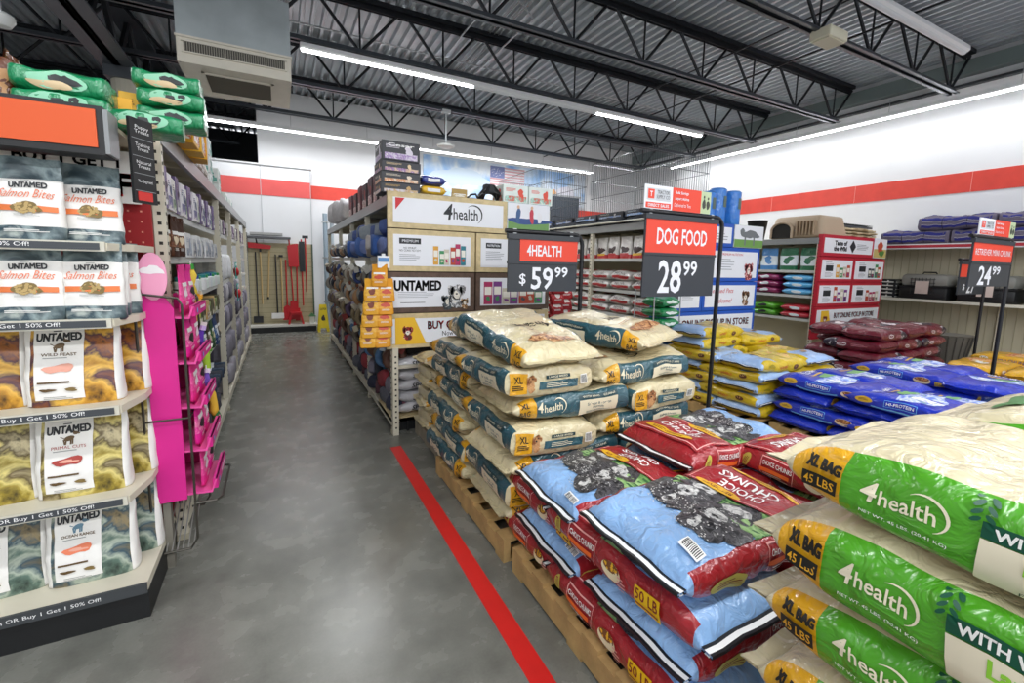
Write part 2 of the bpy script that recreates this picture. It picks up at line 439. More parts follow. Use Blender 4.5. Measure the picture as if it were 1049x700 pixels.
# girder and column on the left
DK=mat('#23262b',.42,.5,var=.15,vscale=3); DK2=mat('#4b5056',.35,.4)
m=MB(); 
r=empty('roof_girder',(-1.9,0,4.2)); tag(r,'heavy dark steel truss girder running over the left shelving','girder')
MB().box(-.2,-.02,-4,15,0,.03,DK2).box(.02,.2,-4,15,0,.03,DK2).box(-.05,-.02,-4,15,0,.14,DK2).box(.02,.05,-4,15,0,.14,DK2).build('bottom_chord',r)
MB().box(-.16,.16,-4,15,.84,.9,DK2).build('top_chord',r)
for i in range(15):
    y=-3.4+i*1.2
    MB().tube([(0,y,.1),(0,y+.6,.85)],.045,DK,6).build('web_brace',r); MB().tube([(0,y+.6,.85),(0,y+1.2,.1)],.045,DK,6).build('web_brace',r)
r=empty('roof_column',(-1.86,8.7,0)); tag(r,'cream painted steel column under the left roof girder','column')
MB().lathe([(.17,0),(.17,4.05)],(0,0,0),mat('#b7b3a4',.5),18).build('column_shaft',r); MB().box(-.2,.2,-.2,.2,4.05,4.2,DK2).build('column_cap',r); MB().box(-.2,.2,-.2,.2,0,.03,DK2).build('base_plate',r)
# joists
def joist(y,ends=True,x1=10.02):
    r=empty('roof_joist',(0,y,4.4))
    MB().box(-9,x1-.35,-.075,-.02,0,.012,DK2).box(-9,x1-.35,.02,.075,0,.012,DK2).box(-9,x1-.35,-.03,-.02,0,.07,DK2).box(-9,x1-.35,.02,.03,0,.07,DK2).build('bottom_chord',r)
    MB().box(-9,x1,-.09,-.02,.66,.675,DK).box(-9,x1,.02,.09,.66,.675,DK).box(-9,x1,-.03,-.02,.6,.66,DK).box(-9,x1,.02,.03,.6,.66,DK).box(-9,x1,-.09,.09,.675,.72,DK).build('top_chord',r)
    w=MB(); k=0; x=x1-.5
    while x>-9+.8:
        w.tube([(x,0,.03),(x-.55,0,.66)],.022,DK,6).tube([(x,0,.03),(x+.0,0,.66)],.014,DK,6).tube([(x,0,.03),(x+.55,0,.66)],.022,DK,6)
        x-=1.2
    w.build('web_bracing',r); return r
JY=[(-3.2,'behind the camera'),(-1.5,'just behind the camera'),(.15,'overhead'),(1.82,'nearest overhead'),(3.5,''),(5.2,''),(6.9,''),(8.55,''),(10.3,''),(12.0,''),(13.7,'')]
jl={3.5:'black open-web roof joist that carries the cream emergency box',5.2:'black open-web roof joist just in front of the long split light row',6.9:'black open-web roof joist directly above the long split light row',
 8.55:'black open-web roof joist that holds the white hanging disc',10.3:'black open-web roof joist at the back, over the farthest light row',12.0:'black roof joist seen through the open bay beyond the partition, nearer one',13.7:'black roof joist seen through the open bay beyond the partition, farther one',
 1.82:'black open-web roof joist nearest the camera, passing over the top right light',.15:'black open-web roof joist straight over the camera'}
for y,_ in JY:
    if y in jl: tag(joist(y,x1=10.02 if y<11 else -.4),jl[y],'roof joist')
# bridging rods and conduits
GALV=mat('#a9adb0',.35,.7)
for x,l in ((3.05,'leftmost of three'),(3.12,'middle of three'),(3.19,'rightmost of three')): tag(MB().tube([(x,-3,5.108),(x,11,5.108)],.010,GALV,6).build('electrical_conduit'),'thin straight conduit under the ceiling deck, '+l+' running toward the back wall','conduit')
m=MB()
m.tube([(-2,5.6,4.98),(2.9,5.6,4.98),(3.3,5.9,4.98),(3.3,8.2,4.98)],.013,GALV,6).tube([(-2,5.9,4.98),(2.2,5.9,4.98),(2.6,6.2,4.98),(2.6,8,4.98)],.013,GALV,6).tube([(0,7.7,4.98),(9.8,7.7,4.98)],.012,GALV,6)
tag(m.build('electrical_conduit'),'bent thin galvanised conduits strapped crosswise under the dark ceiling deck','conduit')
tag(MB().tube([(6.6,-3,4.52),(6.6,11,4.52)],.014,DK,6).build('joist_bridging'),'slim dark bridging rod crossing the lower part of the roof joists','bridging rod')
tag(MB().tube([(6.6,-3,5.0),(6.6,11,5.0)],.014,DK,6).build('joist_bridging'),'slim dark bridging rod crossing the upper part of the roof joists','bridging rod')
# ---------------------------------------------------------------- lights
LUM=mat('#fbfdff',.5,emit=LIGHT_E); HOUS=mat('#e6e8ea',.4)
def strip(label,x0,x1,y,z,lit,alongy=False,seg=1.22,group=None,tilt=0):
    r=empty('strip_light',(0,0,0))
    L=x1-x0
    r.location=(x0,y,z); 
    if alongy: r.rotation_euler[2]=R_(90); r.location=(y,x0,z)
    h=MB().prism([(-.055,.07),(.055,.07),(.06,.02),(.036,0),(-.036,0),(-.06,.02)],'x',0,L,HOUS)
    h.build('housing',r)
    for a,b,on in lit:
        mm=LUM if on else mat('#d8dcdf',.35)
        pr=[(.034*math.cos(R_(t)),-.022+ .026*math.sin(R_(t))+.02) for t in range(180,361,30)]
        MB().prism(pr+[(.034,.0),(-.034,.0)],'x',a-x0,b-x0,mm).build('light_tube' ,r)
    n=max(2,int(L/1.3))
    for i in range(n): xx=.15+i*(L-.3)/(n-1); MB().tube([(xx,0,.07),(xx,0,.3)],.004,GALV,5).build('hanger_wire',r)
    tag(r,label,'ceiling light',group); return r
strip('long split light row under the middle joist, dark in its centre stretch',.36,7.95,6.9,4.31,[(.38,2.8,1),(2.82,5.2,0),(5.22,7.93,1)])
strip('farthest light row, running along the back wall above the partition',-1.3,7.85,10.42,4.12,[(-1.28,7.83,1)])
strip('light strip at top right, hanging beside the joist with the cream box',5.2,8.05,2.86,4.42,[(5.22,8.03,.0)])
strip('thin light line mounted high along the right wall above the red band',1.0,9.4,9.75,4.3,[(1.02,9.38,1)],alongy=True)
for y,lb in ((.2,'light row overhead near the camera'),(-2.9,'light row behind the camera')):
    strip(lb,-3.5,8,y,4.42,[(-3.48,7.98,1)])
strip('light row over the aisles left of the shelving',-8.3,-2.6,5,4.42,[(-8.28,-2.62,1)])
# cream emergency box on joist
r=empty('emergency_light_box',(6.0,3.42,4.33)); tag(r,'cream rectangular emergency box fixed under a black joist','emergency light')
MB().box(-.19,.19,-.12,.12,-.03,.09,mat('#d9d6c0',.5),b=.015).build('box_body',r); MB().box(-.17,.17,-.1,.1,-.045,-.03,mat('#c9c6ad',.5),b=.005).build('cover_plate',r)
# hanging disc
r=empty('hanging_access_point',(2.92,8.5,3.74)); tag(r,'white disc on a thin rod hanging from the back joist','wireless antenna')
MB().lathe([(.02,0),(.15,.01),(.17,.035),(.1,.07),(.03,.09)],(0,0,0),mat('#e8eaea',.4),20).build('disc',r,smooth=True); MB().tube([(0,0,.08),(0,0,.68)],.016,mat('#c8cdd0',.4)).build('rod',r)
MB().box(-.08,.08,-.05,.05,.62,.68,mat('#c8cdd0',.4)).build('mount_plate',r)
r=empty('ceiling_camera',(-1.24,3.5,2.66)); 
r.location=(-2.1,5.9,3.6); tag(r,'small white dome camera hanging at upper left','camera')
MB().lathe([(.01,-.06),(.06,-.05),(.09,0),(.09,.04),(.05,.07)],(0,0,0),mat('#dfe2e2',.35),16).build('dome',r,smooth=True); MB().tube([(0,0,.06),(0,0,.6)],.012,GALV).build('rod',r)
# ---------------------------------------------------------------- AC unit
CRM=mat('#d9d4c6',.45,var=.05,vscale=6); GREY=mat('#a9b2b5',.38,.35,var=.14,vscale=3)
r=empty('air_handler',(-.3,6.14,3.45)); tag(r,'cream ceiling air handler with louvred grille hanging over the aisle','air handler')
b=MB(); b.box(-.5,.5,-.5,.5,0,.03,CRM); b.box(-.5,.5,-.5,-.46,.03,.229,CRM); b.box(-.5,.5,.46,.5,.03,.229,CRM); b.box(-.5,-.46,-.46,.46,.03,.229,CRM); b.box(.46,.5,-.46,.46,.03,.229,CRM); b.build('casing',r)
g=MB(); g.box(-.44,.44,-.512,-.5,.1,.19,mat('#4d4b45',.6))
for i in range(44): x=-.43+i*.02; g.box(x-.003,x+.003,-.52,-.51,.1,.19,mat('#9a968a',.4))
g.box(-.46,.46,-.522,-.5,.19,.2,CRM); g.box(-.46,.46,-.522,-.5,.09,.1,CRM); g.build('front_grille',r)
g=MB(); g.box(-.3,.3,-.28,.28,-.008,-.001,mat('#4f4a3c',.7)); 
for s in (-1,1): g.box(-.33,.33,s*.28,s*.31,-.015,-.001,CRM); g.box(s*.301,s*.33,-.31,.31,-.016,-.001,CRM)
g.build('return_filter',r)
MB().box(-.5,.5,-.5,.5,.23,.78,GREY).box(-.51,.51,-.51,.51,.23,.25,CRM).build('duct_box',r)
g=MB(); g.box(-.25,.3,-.3,.3,.78,.95,mat('#b9bfc0',.4,.3)); g.lathe([(.06,-.32),(.06,-.28)],(-.02,0,.86),mat('#d5d8d8',.4),12,'y'); g.box(-.42,-.3,-.45,-.3,.78,.88,mat('#8e2b24',.5)); g.build('wiring_box',r)
g=MB()
for x in (-.48,.48):
    for y in (-.48,.48): g.tube([(x,y,.0),(x,y,1.6)],.01,GALV,6)
g.build('hanger_rods',r)
# ================================================================ PALLETS
WOOD=mat('#b3935f',.75,0,.3,30,.22,9); WOODG=mat('#8d8574',.8,0,.3,30,.22,9)
def pallet(label,x,y,w=1.22,d=1.06,m=None,h=.13):
    m=m or WOOD; r=empty('wooden_pallet',(x,y,0)); tag(r,label,'pallet')
    st=3
    for i in range(st):
        xx=.0+i*(w-.04)/(st-1)
        b=MB(); b.box(xx,xx+.04,0,d,.016,h-.02,m)
        b.build('stringer',r)
    n=6
    for i in range(n):
        yy=i*(d-.1)/(n-1); MB().box(0,w,yy,yy+.1,h-.02,h-.002,m).build('deck_board',r)
    for i in (0,.5,1): yy=i*(d-.1); MB().box(0,w,yy,yy+.1,0,.016,m).build('bottom_board',r)
    return r
# ================================================================ BAG KINDS
_c=dict(red=plastic('#a2232b'),blue=plastic('#8db6e6'),green=mott(['#3f6b3a','#7aa860','#a9c98a','#5d8a4a'],16),white=mat('#f2f2f0',.4),black=mat('#16161a',.4),gold=mat('#e3b12b',.4),cream=mat('#e9ddb9',.45),
 dkred=mat('#7c161d',.4),olive=mat('#c8bd55',.4),brown=mat('#7a4c2a',.5),dkgrey=mott(['#141416','#2a292b','#58565a','#1c1c1e','#8a8888'],42,.4,6),lt=mott(['#4c4a4c','#b5b4b2','#dcdbd8','#8a8887'],40,.4,6),dgreen=mat('#3c6b3e',.45),orange=mat('#e86a2a',.4),pink=mat('#e9a7a3',.4),
 sky=mat('#cfe2f6',.4),grey=mat('#8b8c8c',.45),yel=plastic('#e8c62c'),ylw=mat('#f0c419',.4))
def dog(fx,cx,cy,rot,s,seed,dark='dkgrey',lt='lt'):
    "a plain dog's head: skull, ears, muzzle, nose"
    return [(fx,cx,cy,rot,join(blob(.15*s,.16*s,seed,24,.2),shift(blob(.07*s,.11*s,seed+1,18,.3),-.075*s,-.01*s),shift(blob(.07*s,.11*s,seed+2,18,.3),.075*s,-.01*s),shift(blob(.14*s,.12*s,seed+3,20,.25),.0,-.11*s)),dark),
            (fx,cx,cy,rot,join(shift(blob(.06*s,.07*s,seed+4,16,.25),0,-.035*s),shift(blob(.03*s,.05*s,seed+5,12,.2),0,.04*s),shift(blob(.07*s,.06*s,seed+6,14,.4),.0,-.12*s)),lt),
            (fx,cx,cy,rot,join(shift(ell(.022*s,.016*s,10),0,-.03*s),shift(ell(.014*s,.014*s,8),-.03*s,.015*s),shift(ell(.014*s,.014*s,8),.03*s,.015*s)),'black')]
def choice_label(face,cx,cy,rot,w,h):
    o=[(face,cx,cy,rot,frame(w,h,.004),'pink'),(face,cx,cy+0,rot,shift(text('CHOICE CHUNKS',h*.24,w*.88,.02),0,h*.2),'white'),(face,cx,cy,rot,shift(rect(w*.9,h*.2),-.01,-h*.16),'orange'),
       (face,cx,cy,rot,shift(lines(w*.8,h*.2,2,.3),0,-h*.38),'white')]
    return o
def red_bag(seed,L=.80,W=.50,T=.145):
    pr=[]
    # top face: blue end is the head of the design, letters stand toward it
    pr+=[('top',-.02,.02,90,blob(.42,.30,3,26,.25),'green'),('top',.05,.1,90,shift(lines(.40,.12,5,.5,4),0,0),'dgreen')]
    pr+=[('top',.05,-.2,90,blob(.16,.3,8,22,.3),'green'),('top',.07,-.2,90,lines(.08,.22,7,.4,4),'dgreen')]
    pr+=dog('top',-.13,-.08,90,1.3,seed+5)+dog('top',-.08,.09,90,1.25,seed+15)
    pr+=[('top',-.13,-.08,90,dots(.2,.24,110,.006,5),'lt'),('top',-.1,.08,90,dots(.2,.22,110,.006,6),'lt')]
    pr+=[('top',.22,0,90,rect(.44,.25),'red'),('top',.22,0,90,frame(.42,.23,.005),'pink'),('top',.17,0,90,text('CHOICE',.045,.19,.02),'white'),
         ('top',.235,.02,90,text('CHUNKS',.048,.25,.03),'white'),('top',.115,.07,90,ell(.2,.05),'gold'),('top',.115,.07,90,text('RETRIEVER',.02,.13,.01),'dkred'),
         ('top',.31,0,90,ell(.3,.035),'gold'),('top',.31,0,90,lines(.2,.018,2,.4),'dkred')]
    pr+=[('top',-.31,-.17,90,rect(.075,.05),'white'),('top',-.31,-.17,90,bars(.065,.036),'black')]
    # side towards -y (label read with the blue end on the left)
    pr+=[('near',-.22,-.02,0,ell(.17,.055),'olive'),('near',-.22,-.02,0,lines(.11,.026,3,.35),'dkred')]+choice_label('near',.06,.005,0,.19,.095)
    pr+=[('near',.27,0,0,rect(.1,.06),'ylw'),('near',.27,0,0,text('50 LB',.03,.08,.01),'dkred')]
    # other side
    pr+=[('far',.30,0,0,shift(ell(.085,.04),0,0,1.2),'olive'),('far',.30,0,0,shift(lines(.05,.02,3,.35),0,0,1.2),'dkred')]+choice_label('far',.15,.0,0,.155,.1)
    pr+=[('far',-.03,0,0,shift(ell(.09,.06),0,0),'cream'),('far',-.03,0,0,shift(ell(.075,.036),0,.012),'brown'),('far',-.03,0,0,shift(dots(.07,.03,16,.009),0,.012),'gold'),('far',-.08,-.02,0,lines(.04,.05,4,.35),'pink')]
    pr+=[('far',-.20,-.005,0,rect(.105,.07),'ylw'),('far',-.20,.004,0,text('50 LB',.038,.09,.015),'dkred'),('far',-.20,-.027,0,rect(.09,.006),'dkred')]
    rg=reg(top=[(.02,'blue'),(2,'red')],bot=[(-.2,'blue'),(2,'red')],side=[(-.93,'blue'),(2,'red')],all=[(2,'red')])
    return bag('dog_food_bag',L,W,T,_c,rg,pr,n=4.2,wr=.015,seed=seed,seam=.038,tape=((-1,1),((0,.3,'black'),(.3,.75,'white'),(.75,1,'black'))))
GC=dict(cream=plastic('#d3c8a6'),green=plastic('#4e9f22'),gold=plastic('#dfa51d'),black=mat('#191714',.45),dg=mat('#0e4f3a',.4),ct=mat('#efe6cc',.42),lime=mat('#8ecb3a',.42),white=mat('#f4f4f0',.35),lav=mott(['#f2f2f4','#c5cbe4','#e6e6ee','#3a3a40'],18),dgreen=mat('#2e6b2c',.4))
def logo4(face,cx,cy,rot,s,key,seed=0):
    "4health lettering with its sweeping arc; s = width"
    return [(face,cx,cy,rot,shift(text('4',s*.30,s*.17,.02,shear=.15),-s*.36,s*.03),key),(face,cx,cy,rot,shift(text('health',s*.22,s*.56,.012),s*.03,0),key),
            (face,cx,cy,rot,shift(arc(s*.22,-62,128,s*.035),s*.19,s*.0),key)]
def lamb_bag(seed,L=.86,W=.56,T=.19):
    pr=[]
    wheat=join(*[shift(ell(.016,.007,8),(-.008 if i%2 else .008),i*.006-.02,.7 if i%2 else -.7) for i in range(8)])
    for f in('far','near'):
        pr+=logo4(f,.215,.012,0,.155,'ct')+[(f,.215,-.034,0,text('NET WT. 45 LBS. (20.41 KG)',.009,.13,.005),'white')]
        pr+=[(f,-.045,.030,0,rect(.32,.028),'dg'),(f,-.045,-.028,0,rect(.32,.084),'ct'),(f,-.025,.030,0,heavy('WITH WHOLE GRAINS',.017,.25,.04),'white'),(f,-.03,-.008,0,heavy('Lamb & Rice',.028,.18,.05),'lime'),
         (f,-.03,-.038,0,text('Formula',.024,.11,.02),'lime'),(f,-.03,-.060,0,text('FOOD FOR ADULT DOGS',.009,.18,.005),'black'),(f,.115,.058,0,wheat,'dg')]
    pr+=[('far',.352,.03,0,heavy('XL BAG',.026,.066,.06),'black'),('far',.355,-.014,0,rect(.07,.034),'black'),('far',.355,-.014,0,text('45 LBS',.02,.06,.01),'gold')]
    pr+=[('top',-.02,-.02,90,blob(.34,.26,4,28,.3),'white'),('top',.0,.0,90,blob(.3,.16,9,26,.45),'lav'),('top',-.08,.02,90,join(blob(.07,.05,3,14,.5),shift(blob(.05,.03,7,12,.5),.1,-.05),shift(blob(.06,.025,8,12,.5),-.1,.03),shift(blob(.05,.02,2,12,.5),-.05,-.08)),'black')]
    pr+=[('top',-.3,0,90,blob(.3,.05,12,20,.4),'dgreen')]
    rg=reg(top=[(.97,'cream'),(2,'cream')],bot=[(2,'cream')],side=[(.74,'green'),(.965,'gold'),(2,'cream')],all=[(2,'green')])
    return bag('dog_food_bag',L,W,T,GC,rg,pr,n=4.4,wr=.014,ex=5,seed=seed,seam=.05,NU=34)
TC=dict(cream=plastic('#d3c6a0'),teal=plastic('#2b5560'),gold=plastic('#d99f1e'),black=mat('#1c1b18',.45),ct=mat('#e4dbbf',.45),dteal=mat('#1c3c42',.45),brown=mott(['#4c2c18','#8a5632','#c99a6a','#6b3d22'],30,.4),white=mat('#eeeeea',.4),tan=mat('#c9bd9b',.5),lt=mat('#d9b48e',.5))
def tan_bag(seed,L=.72,W=.54,T=.156,k=1,up=90):
    pr=logo4('top',.0,.02,up,.30,'black')+[('top',.23,.0,90,blob(.3,.1,seed+2,20,.3),'brown'),('top',.24,.0,90,dots(.26,.08,20,.014,2),'lt')]+[('top',.12,0,90,lines(.2,.03,2,.3),'brown')]
    for f in('near','far'):
        pr+=logo4(f,.13,.006,0,.2,'ct')
        c=-.16
        pr+=[(f,c,.036,0,rect(.24,.022),'dteal'),(f,c,.036,0,text('WITH WHOLE GRAINS',.011,.2,.01),'ct'),(f,c,-.016,0,rect(.24,.07),'ct'),(f,c,-.004,0,text('Salmon & Potato',.014,.15,.01),'teal'),(f,c,-.02,0,text('Formula',.013,.07,.01),'teal'),(f,c,-.04,0,lines(.16,.012,2,.35),'teal')]
        pr+=[(f,.295,.022,0,text('XL',.03,.05,.02),'black'),(f,.295,-.022,0,text('BAG',.03,.06,.02),'black')]
    # block bottom end with XL, dog and barcode
    pr+=[('end-',.20,0,0,rect(.1,.11),'gold'),('end-',.205,.02,0,text('XL',.035,.05,.03),'black'),('end-',.205,-.02,0,lines(.07,.03,3,.55),'black'),
         ('end-',.125,-.01,0,blob(.05,.09,4,16,.25),'brown'),('end-',.125,.02,0,join(blob(.05,.045,6,14,.2),shift(ell(.014,.03,8),-.024,0),shift(ell(.014,.03,8),.024,0)),'brown'),('end-',.125,.016,0,join(shift(ell(.008,.008,6),-.01,.008),shift(ell(.008,.008,6),.01,.008),shift(ell(.012,.009,6),0,-.008)),'black'),
         ('end-',-.04,-.015,0,rect(.24,.045),'teal'),('end-',-.03,.028,0,rect(.15,.018),'dteal'),('end-',-.03,.028,0,text('LARGE BREED',.01,.12,.01),'ct'),('end-',-.03,-.015,0,lines(.14,.028,3,.35),'ct'),
         ('end-',-.20,.0,0,rect(.05,.05),'white'),('end-',-.20,.0,0,bars(.042,.04),'black')]
    rg=reg(top=[(2,'cream')],bot=[(2,'cream')],side=[(-.86,'teal'),(-.86,'teal'),(.62,'teal'),(.9,'gold'),(2,'cream')],all=[(2,'cream')])
    o=bag('dog_food_bag',L*k,W*k,T*k,TC,rg,pr if k==1 else [],prof='block',n=4.4,wr=.018,seed=seed,seam=.035)
    return o
YC=dict(yel=plastic('#d2b420'),blue=plastic('#9dbce8'),olive=mat('#9c8a1c',.4),brown=mat('#5b3620',.45),white=mat('#f0f0ee',.4),black=mat('#1c1c1c',.4),red=mat('#b9352c',.4),tan=mat('#caa268',.45),ylw=mott(['#d2b420','#e6d56a','#e0b060','#f0e6b0'],15,.34))
def yellow_bag(seed,L=.72,W=.48,T=.132):
    pr=[('top',.12,0,90,blob(.32,.2,2,20,.3),'ylw'),('top',.2,0,90,text('HI-ENERGY',.035,.2,.02),'red'),('top',-.16,0,90,ell(.08,.06),'tan'),('top',-.16,0,90,blob(.05,.05,5,14,.3),'brown'),('top',-.27,.12,90,rect(.05,.035),'white'),('top',-.27,.12,90,bars(.045,.026),'black')]
    for f in('near','far'):
        s=1 if f=='near' else -1
        pr+=[(f,s*-.2,0,0,ell(.1,.03),'olive'),(f,s*.16,.0,0,ell(.08,.045),'brown'),(f,s*.16,.006,0,dots(.06,.025,10,.008),'tan'),(f,s*-.02,.0,0,text('HI-ENERGY',.022,.13,.01),'red')]
    rg=reg(top=[(-.28,'blue'),(2,'yel')],bot=[(2,'yel')],side=[(-.9,'blue'),(2,'yel')],all=[(2,'yel')])
    return bag('dog_food_bag',L,W,T,YC,rg,pr,n=4,wr=.016,seed=seed,seam=.03,tape=((-1,),((0,.3,'black'),(.3,.75,'white'),(.75,1,'black'))),NU=20,NA=24)
BC=dict(blue=plastic('#1c35b8'),lt=mott(['#2c49c8','#7f9fe0','#dfe6f6','#3f63d8','#9cc08a'],15,.32),sky=mat('#79c0ee',.4),white=mat('#eef0f4',.4),gold=mat('#d8b13a',.4),brown=mat('#7b4a2a',.45),cream=mat('#d9c7a6',.45),green=mat('#77ad69',.45),navy=mat('#10206e',.4),tan=mat('#c98f58',.45))
def blue_bag(seed,L=.80,W=.48,T=.128):
    pr=[('top',0,0,90,blob(.36,.3,3,24,.3),'lt'),('top',-.05,.05,90,blob(.12,.16,5,18,.3),'white'),('top',.12,-.05,90,blob(.2,.1,7,18,.3),'green'),('top',.26,0,90,text('HI-PROTEIN',.05,.28,.02),'white'),('top',.19,0,90,rect(.2,.02),'gold')]
    for f in('near','far'):
        s=1 if f=='near' else -1
        pr+=[(f,s*-.28,.005,0,ell(.12,.05),'gold'),(f,s*-.28,.005,0,lines(.07,.02,2,.4),'brown'),(f,s*-.05,.015,0,frame(.2,.05,.003),'sky'),(f,s*-.05,.015,0,text('HI-PROTEIN',.024,.17,.015),'white'),(f,s*-.06,-.032,0,rect(.34,.012),'sky'),
             (f,s*.2,-.005,0,ell(.13,.06),'cream'),(f,s*.2,.004,0,ell(.11,.035),'brown'),(f,s*.2,.004,0,dots(.1,.03,14,.01),'tan'),(f,s*.33,-.02,0,rect(.07,.035),'gold'),(f,s*.33,-.02,0,text('50 LB',.018,.055),'navy')]
    rg=reg(top=[(2,'blue')],side=[(2,'blue')],all=[(2,'blue')])
    return bag('dog_food_bag',L,W,T,BC,rg,pr,n=4,wr=.013,seed=seed,seam=.02,NU=22,NA=24)
PC=dict(mar=plastic('#6e1d2c'),white=mat('#e6dfe0',.4),black=mott(['#1b1620','#3a3040','#1b1620','#cfc8cc'],24,.3),pink=mat('#c98790',.4),gold=mat('#c49a3e',.4))
def maroon_bag(seed,L=.64,W=.44,T=.155):
    pr=[('top',.0,.0,90,blob(.26,.2,4,24,.4),'black'),('top',.0,.0,90,blob(.1,.16,7,20,.4),'white'),('top',.16,0,90,text('SENIOR',.04,.2,.02),'white')]
    for f in('near','far'):
        s=1 if f=='near' else -1
        pr+=[(f,s*-.1,0,0,ell(.11,.045),'white'),(f,s*-.1,0,0,ell(.09,.03),'mar'),(f,s*-.1,0,0,text('DIAMOND',.013,.07),'white'),(f,s*.1,.0,0,lines(.18,.03,2,.35),'pink')]
    rg=reg(top=[(2,'mar')],side=[(.5,'mar'),(2,'black')],all=[(2,'mar')])
    return bag('dog_food_bag',L,W,T,PC,rg,pr,n=3.8,wr=.014,seed=seed,seam=.02,NU=18,NA=22)
OC=dict(yel=plastic('#e0ab27'),org=mott(['#e0ab27','#dd8c4a','#f0d6a0','#c8552a'],15,.34),red=mat('#c02a26',.4),blue=mat('#2b3f94',.4),white=mat('#f1efe8',.4),brown=mat('#6a3a1d',.4))
def orange_bag(seed,L=.82,W=.48,T=.13):
    pr=[('top',0,0,90,blob(.3,.3,3,24,.35),'org'),('top',.05,0,90,text('MINI CHUNK',.06,.3,.02),'red'),('top',-.12,0,90,blob(.14,.12,5,18,.3),'white')]
    for f in('near','far'):
        s=1 if f=='near' else -1
        pr+=[(f,s*-.02,0,0,text('MINI CHUNK',.04,.3,.02),'blue'),(f,s*.27,0,0,ell(.1,.05),'red'),(f,s*-.28,0,0,ell(.09,.05),'white'),(f,s*-.28,0,0,dots(.06,.03,8,.01),'brown')]
    return bag('dog_food_bag',L,W,T,OC,reg(all=[(2,'yel')]),pr,n=4,wr=.012,seed=seed,seam=.02,NU=18,NA=22)
def protos(fn,n,**kw):
    ps=[]
    for i in range(n): o=fn(i*3+1,**kw); ps.append([o,False])
    return ps
def use(ps,i,loc,rz,rx=0,ry=0):
    p=ps[i%len(ps)]
    if not p[1]: p[1]=True; o=p[0]
    else: o=copytree(p[0])
    o.location=loc; o.rotation_euler=(rx,ry,rz); return o
ORD=['bottom','second','third','fourth','fifth','sixth','seventh','eighth','ninth','tenth']
def lay(n,i):
    if i==n-1: return 'top layer'
    return ORD[i]+' layer up' if i else 'bottom layer'
H=math.pi/2
def stack(ps,z0,t,n,slots,desc,cat,group,jit=.012,seed=1,off=0,tilt=.012):
    """slots(layer)-> list of (x,y,rz,where[,dz])"""
    r=random.Random(seed); k=0
    for i in range(n):
        for sl in slots(i):
            x,y,rz,wh=sl[:4]; dz=sl[4] if len(sl)>4 else 0; rx=sl[5] if len(sl)>5 else 0; ry=sl[6] if len(sl)>6 else 0
            o=use(ps,k+off,(x+r.uniform(-jit,jit),y+r.uniform(-jit,jit),z0+t*(i+.5)+dz),rz+r.uniform(-.03,.03),rx+r.uniform(-tilt,tilt),ry+r.uniform(-tilt,tilt)); k+=1
            tag(o,f'{desc}, {lay(n,i)}, {wh}',cat,group)
# ---- red bags, nearest pallet
pallet('near wooden pallet under the crimson dog food bags',1.0,.78,1.22,1.08)
RB=protos(red_bag,3)
def s(i):
    if i%2: return [(1.265,1.12,H,'aisle side near corner'),(1.77,1.10,H,'inner near corner')]   # long along Y
    return [(1.43,1.04,0,'aisle side near corner')] if i<3 else []
def s_front(i):
    # i=3 top: long axis along X with blue end to the aisle
    if i in(3,1): return [(1.425,1.045,0,'nearest the camera')]
    return [(1.27,1.165,H,'nearest the camera'),(1.79,1.165,H,'near, inner column')]
stack(RB,.13,.138,4,s_front,'crimson and blue dog food bag','dog food bag','crimson dog food bags on the near pallet',seed=3)
def s_back(i):
    if i in(3,1): return [(1.42,1.60,0,'behind, at the aisle')]
    return [(1.265,1.845-.0,H,'behind, at the aisle')] if 0 else [(1.42,1.60+.08,0,'behind, at the aisle')]
RB2=protos(lambda sd:red_bag(sd+20,.66,.50,.125),2)
def s_b2(i):
    if i in(3,1): return [(1.36,1.62,0,'behind the nearest pile')]
    return [(1.28,1.70,H,'behind the nearest pile')]
stack(RB2,.13,.115,4,s_b2,'crimson and blue dog food bag','dog food bag','crimson dog food bags on the near pallet',seed=5)
stack(RB,.13,.138,4,lambda i:[(2.08,1.63,math.pi if i%2 else 0,'far inner corner pile')],'crimson dog food bag','dog food bag','crimson dog food bags on the near pallet',seed=6,off=1)
stack(RB,.13,.138,4,lambda i:[(2.29,1.06,H if i%2 else -H,'column behind green bags')],'crimson dog food bag','dog food bag','crimson dog food bags on the near pallet',seed=8,off=2)
# ---- green lamb bags
pallet('wooden pallet beneath the tall green dog food stack',1.0,-.5,1.22,1.06)
GB=protos(lamb_bag,3)
stack(GB,.13,.178,6,lambda i:[(1.285,.165-.02*(i%2),H,'by the aisle')],'lime green lamb formula bag','dog food bag','green lamb formula bags nearest the camera',seed=2,jit=.012,tilt=.02)
stack(GB,.13,.178,6,lambda i:[(1.86,.12,-H,'inner column')],'lime green lamb formula bag','dog food bag','green lamb formula bags nearest the camera',seed=4,off=1,jit=.01)
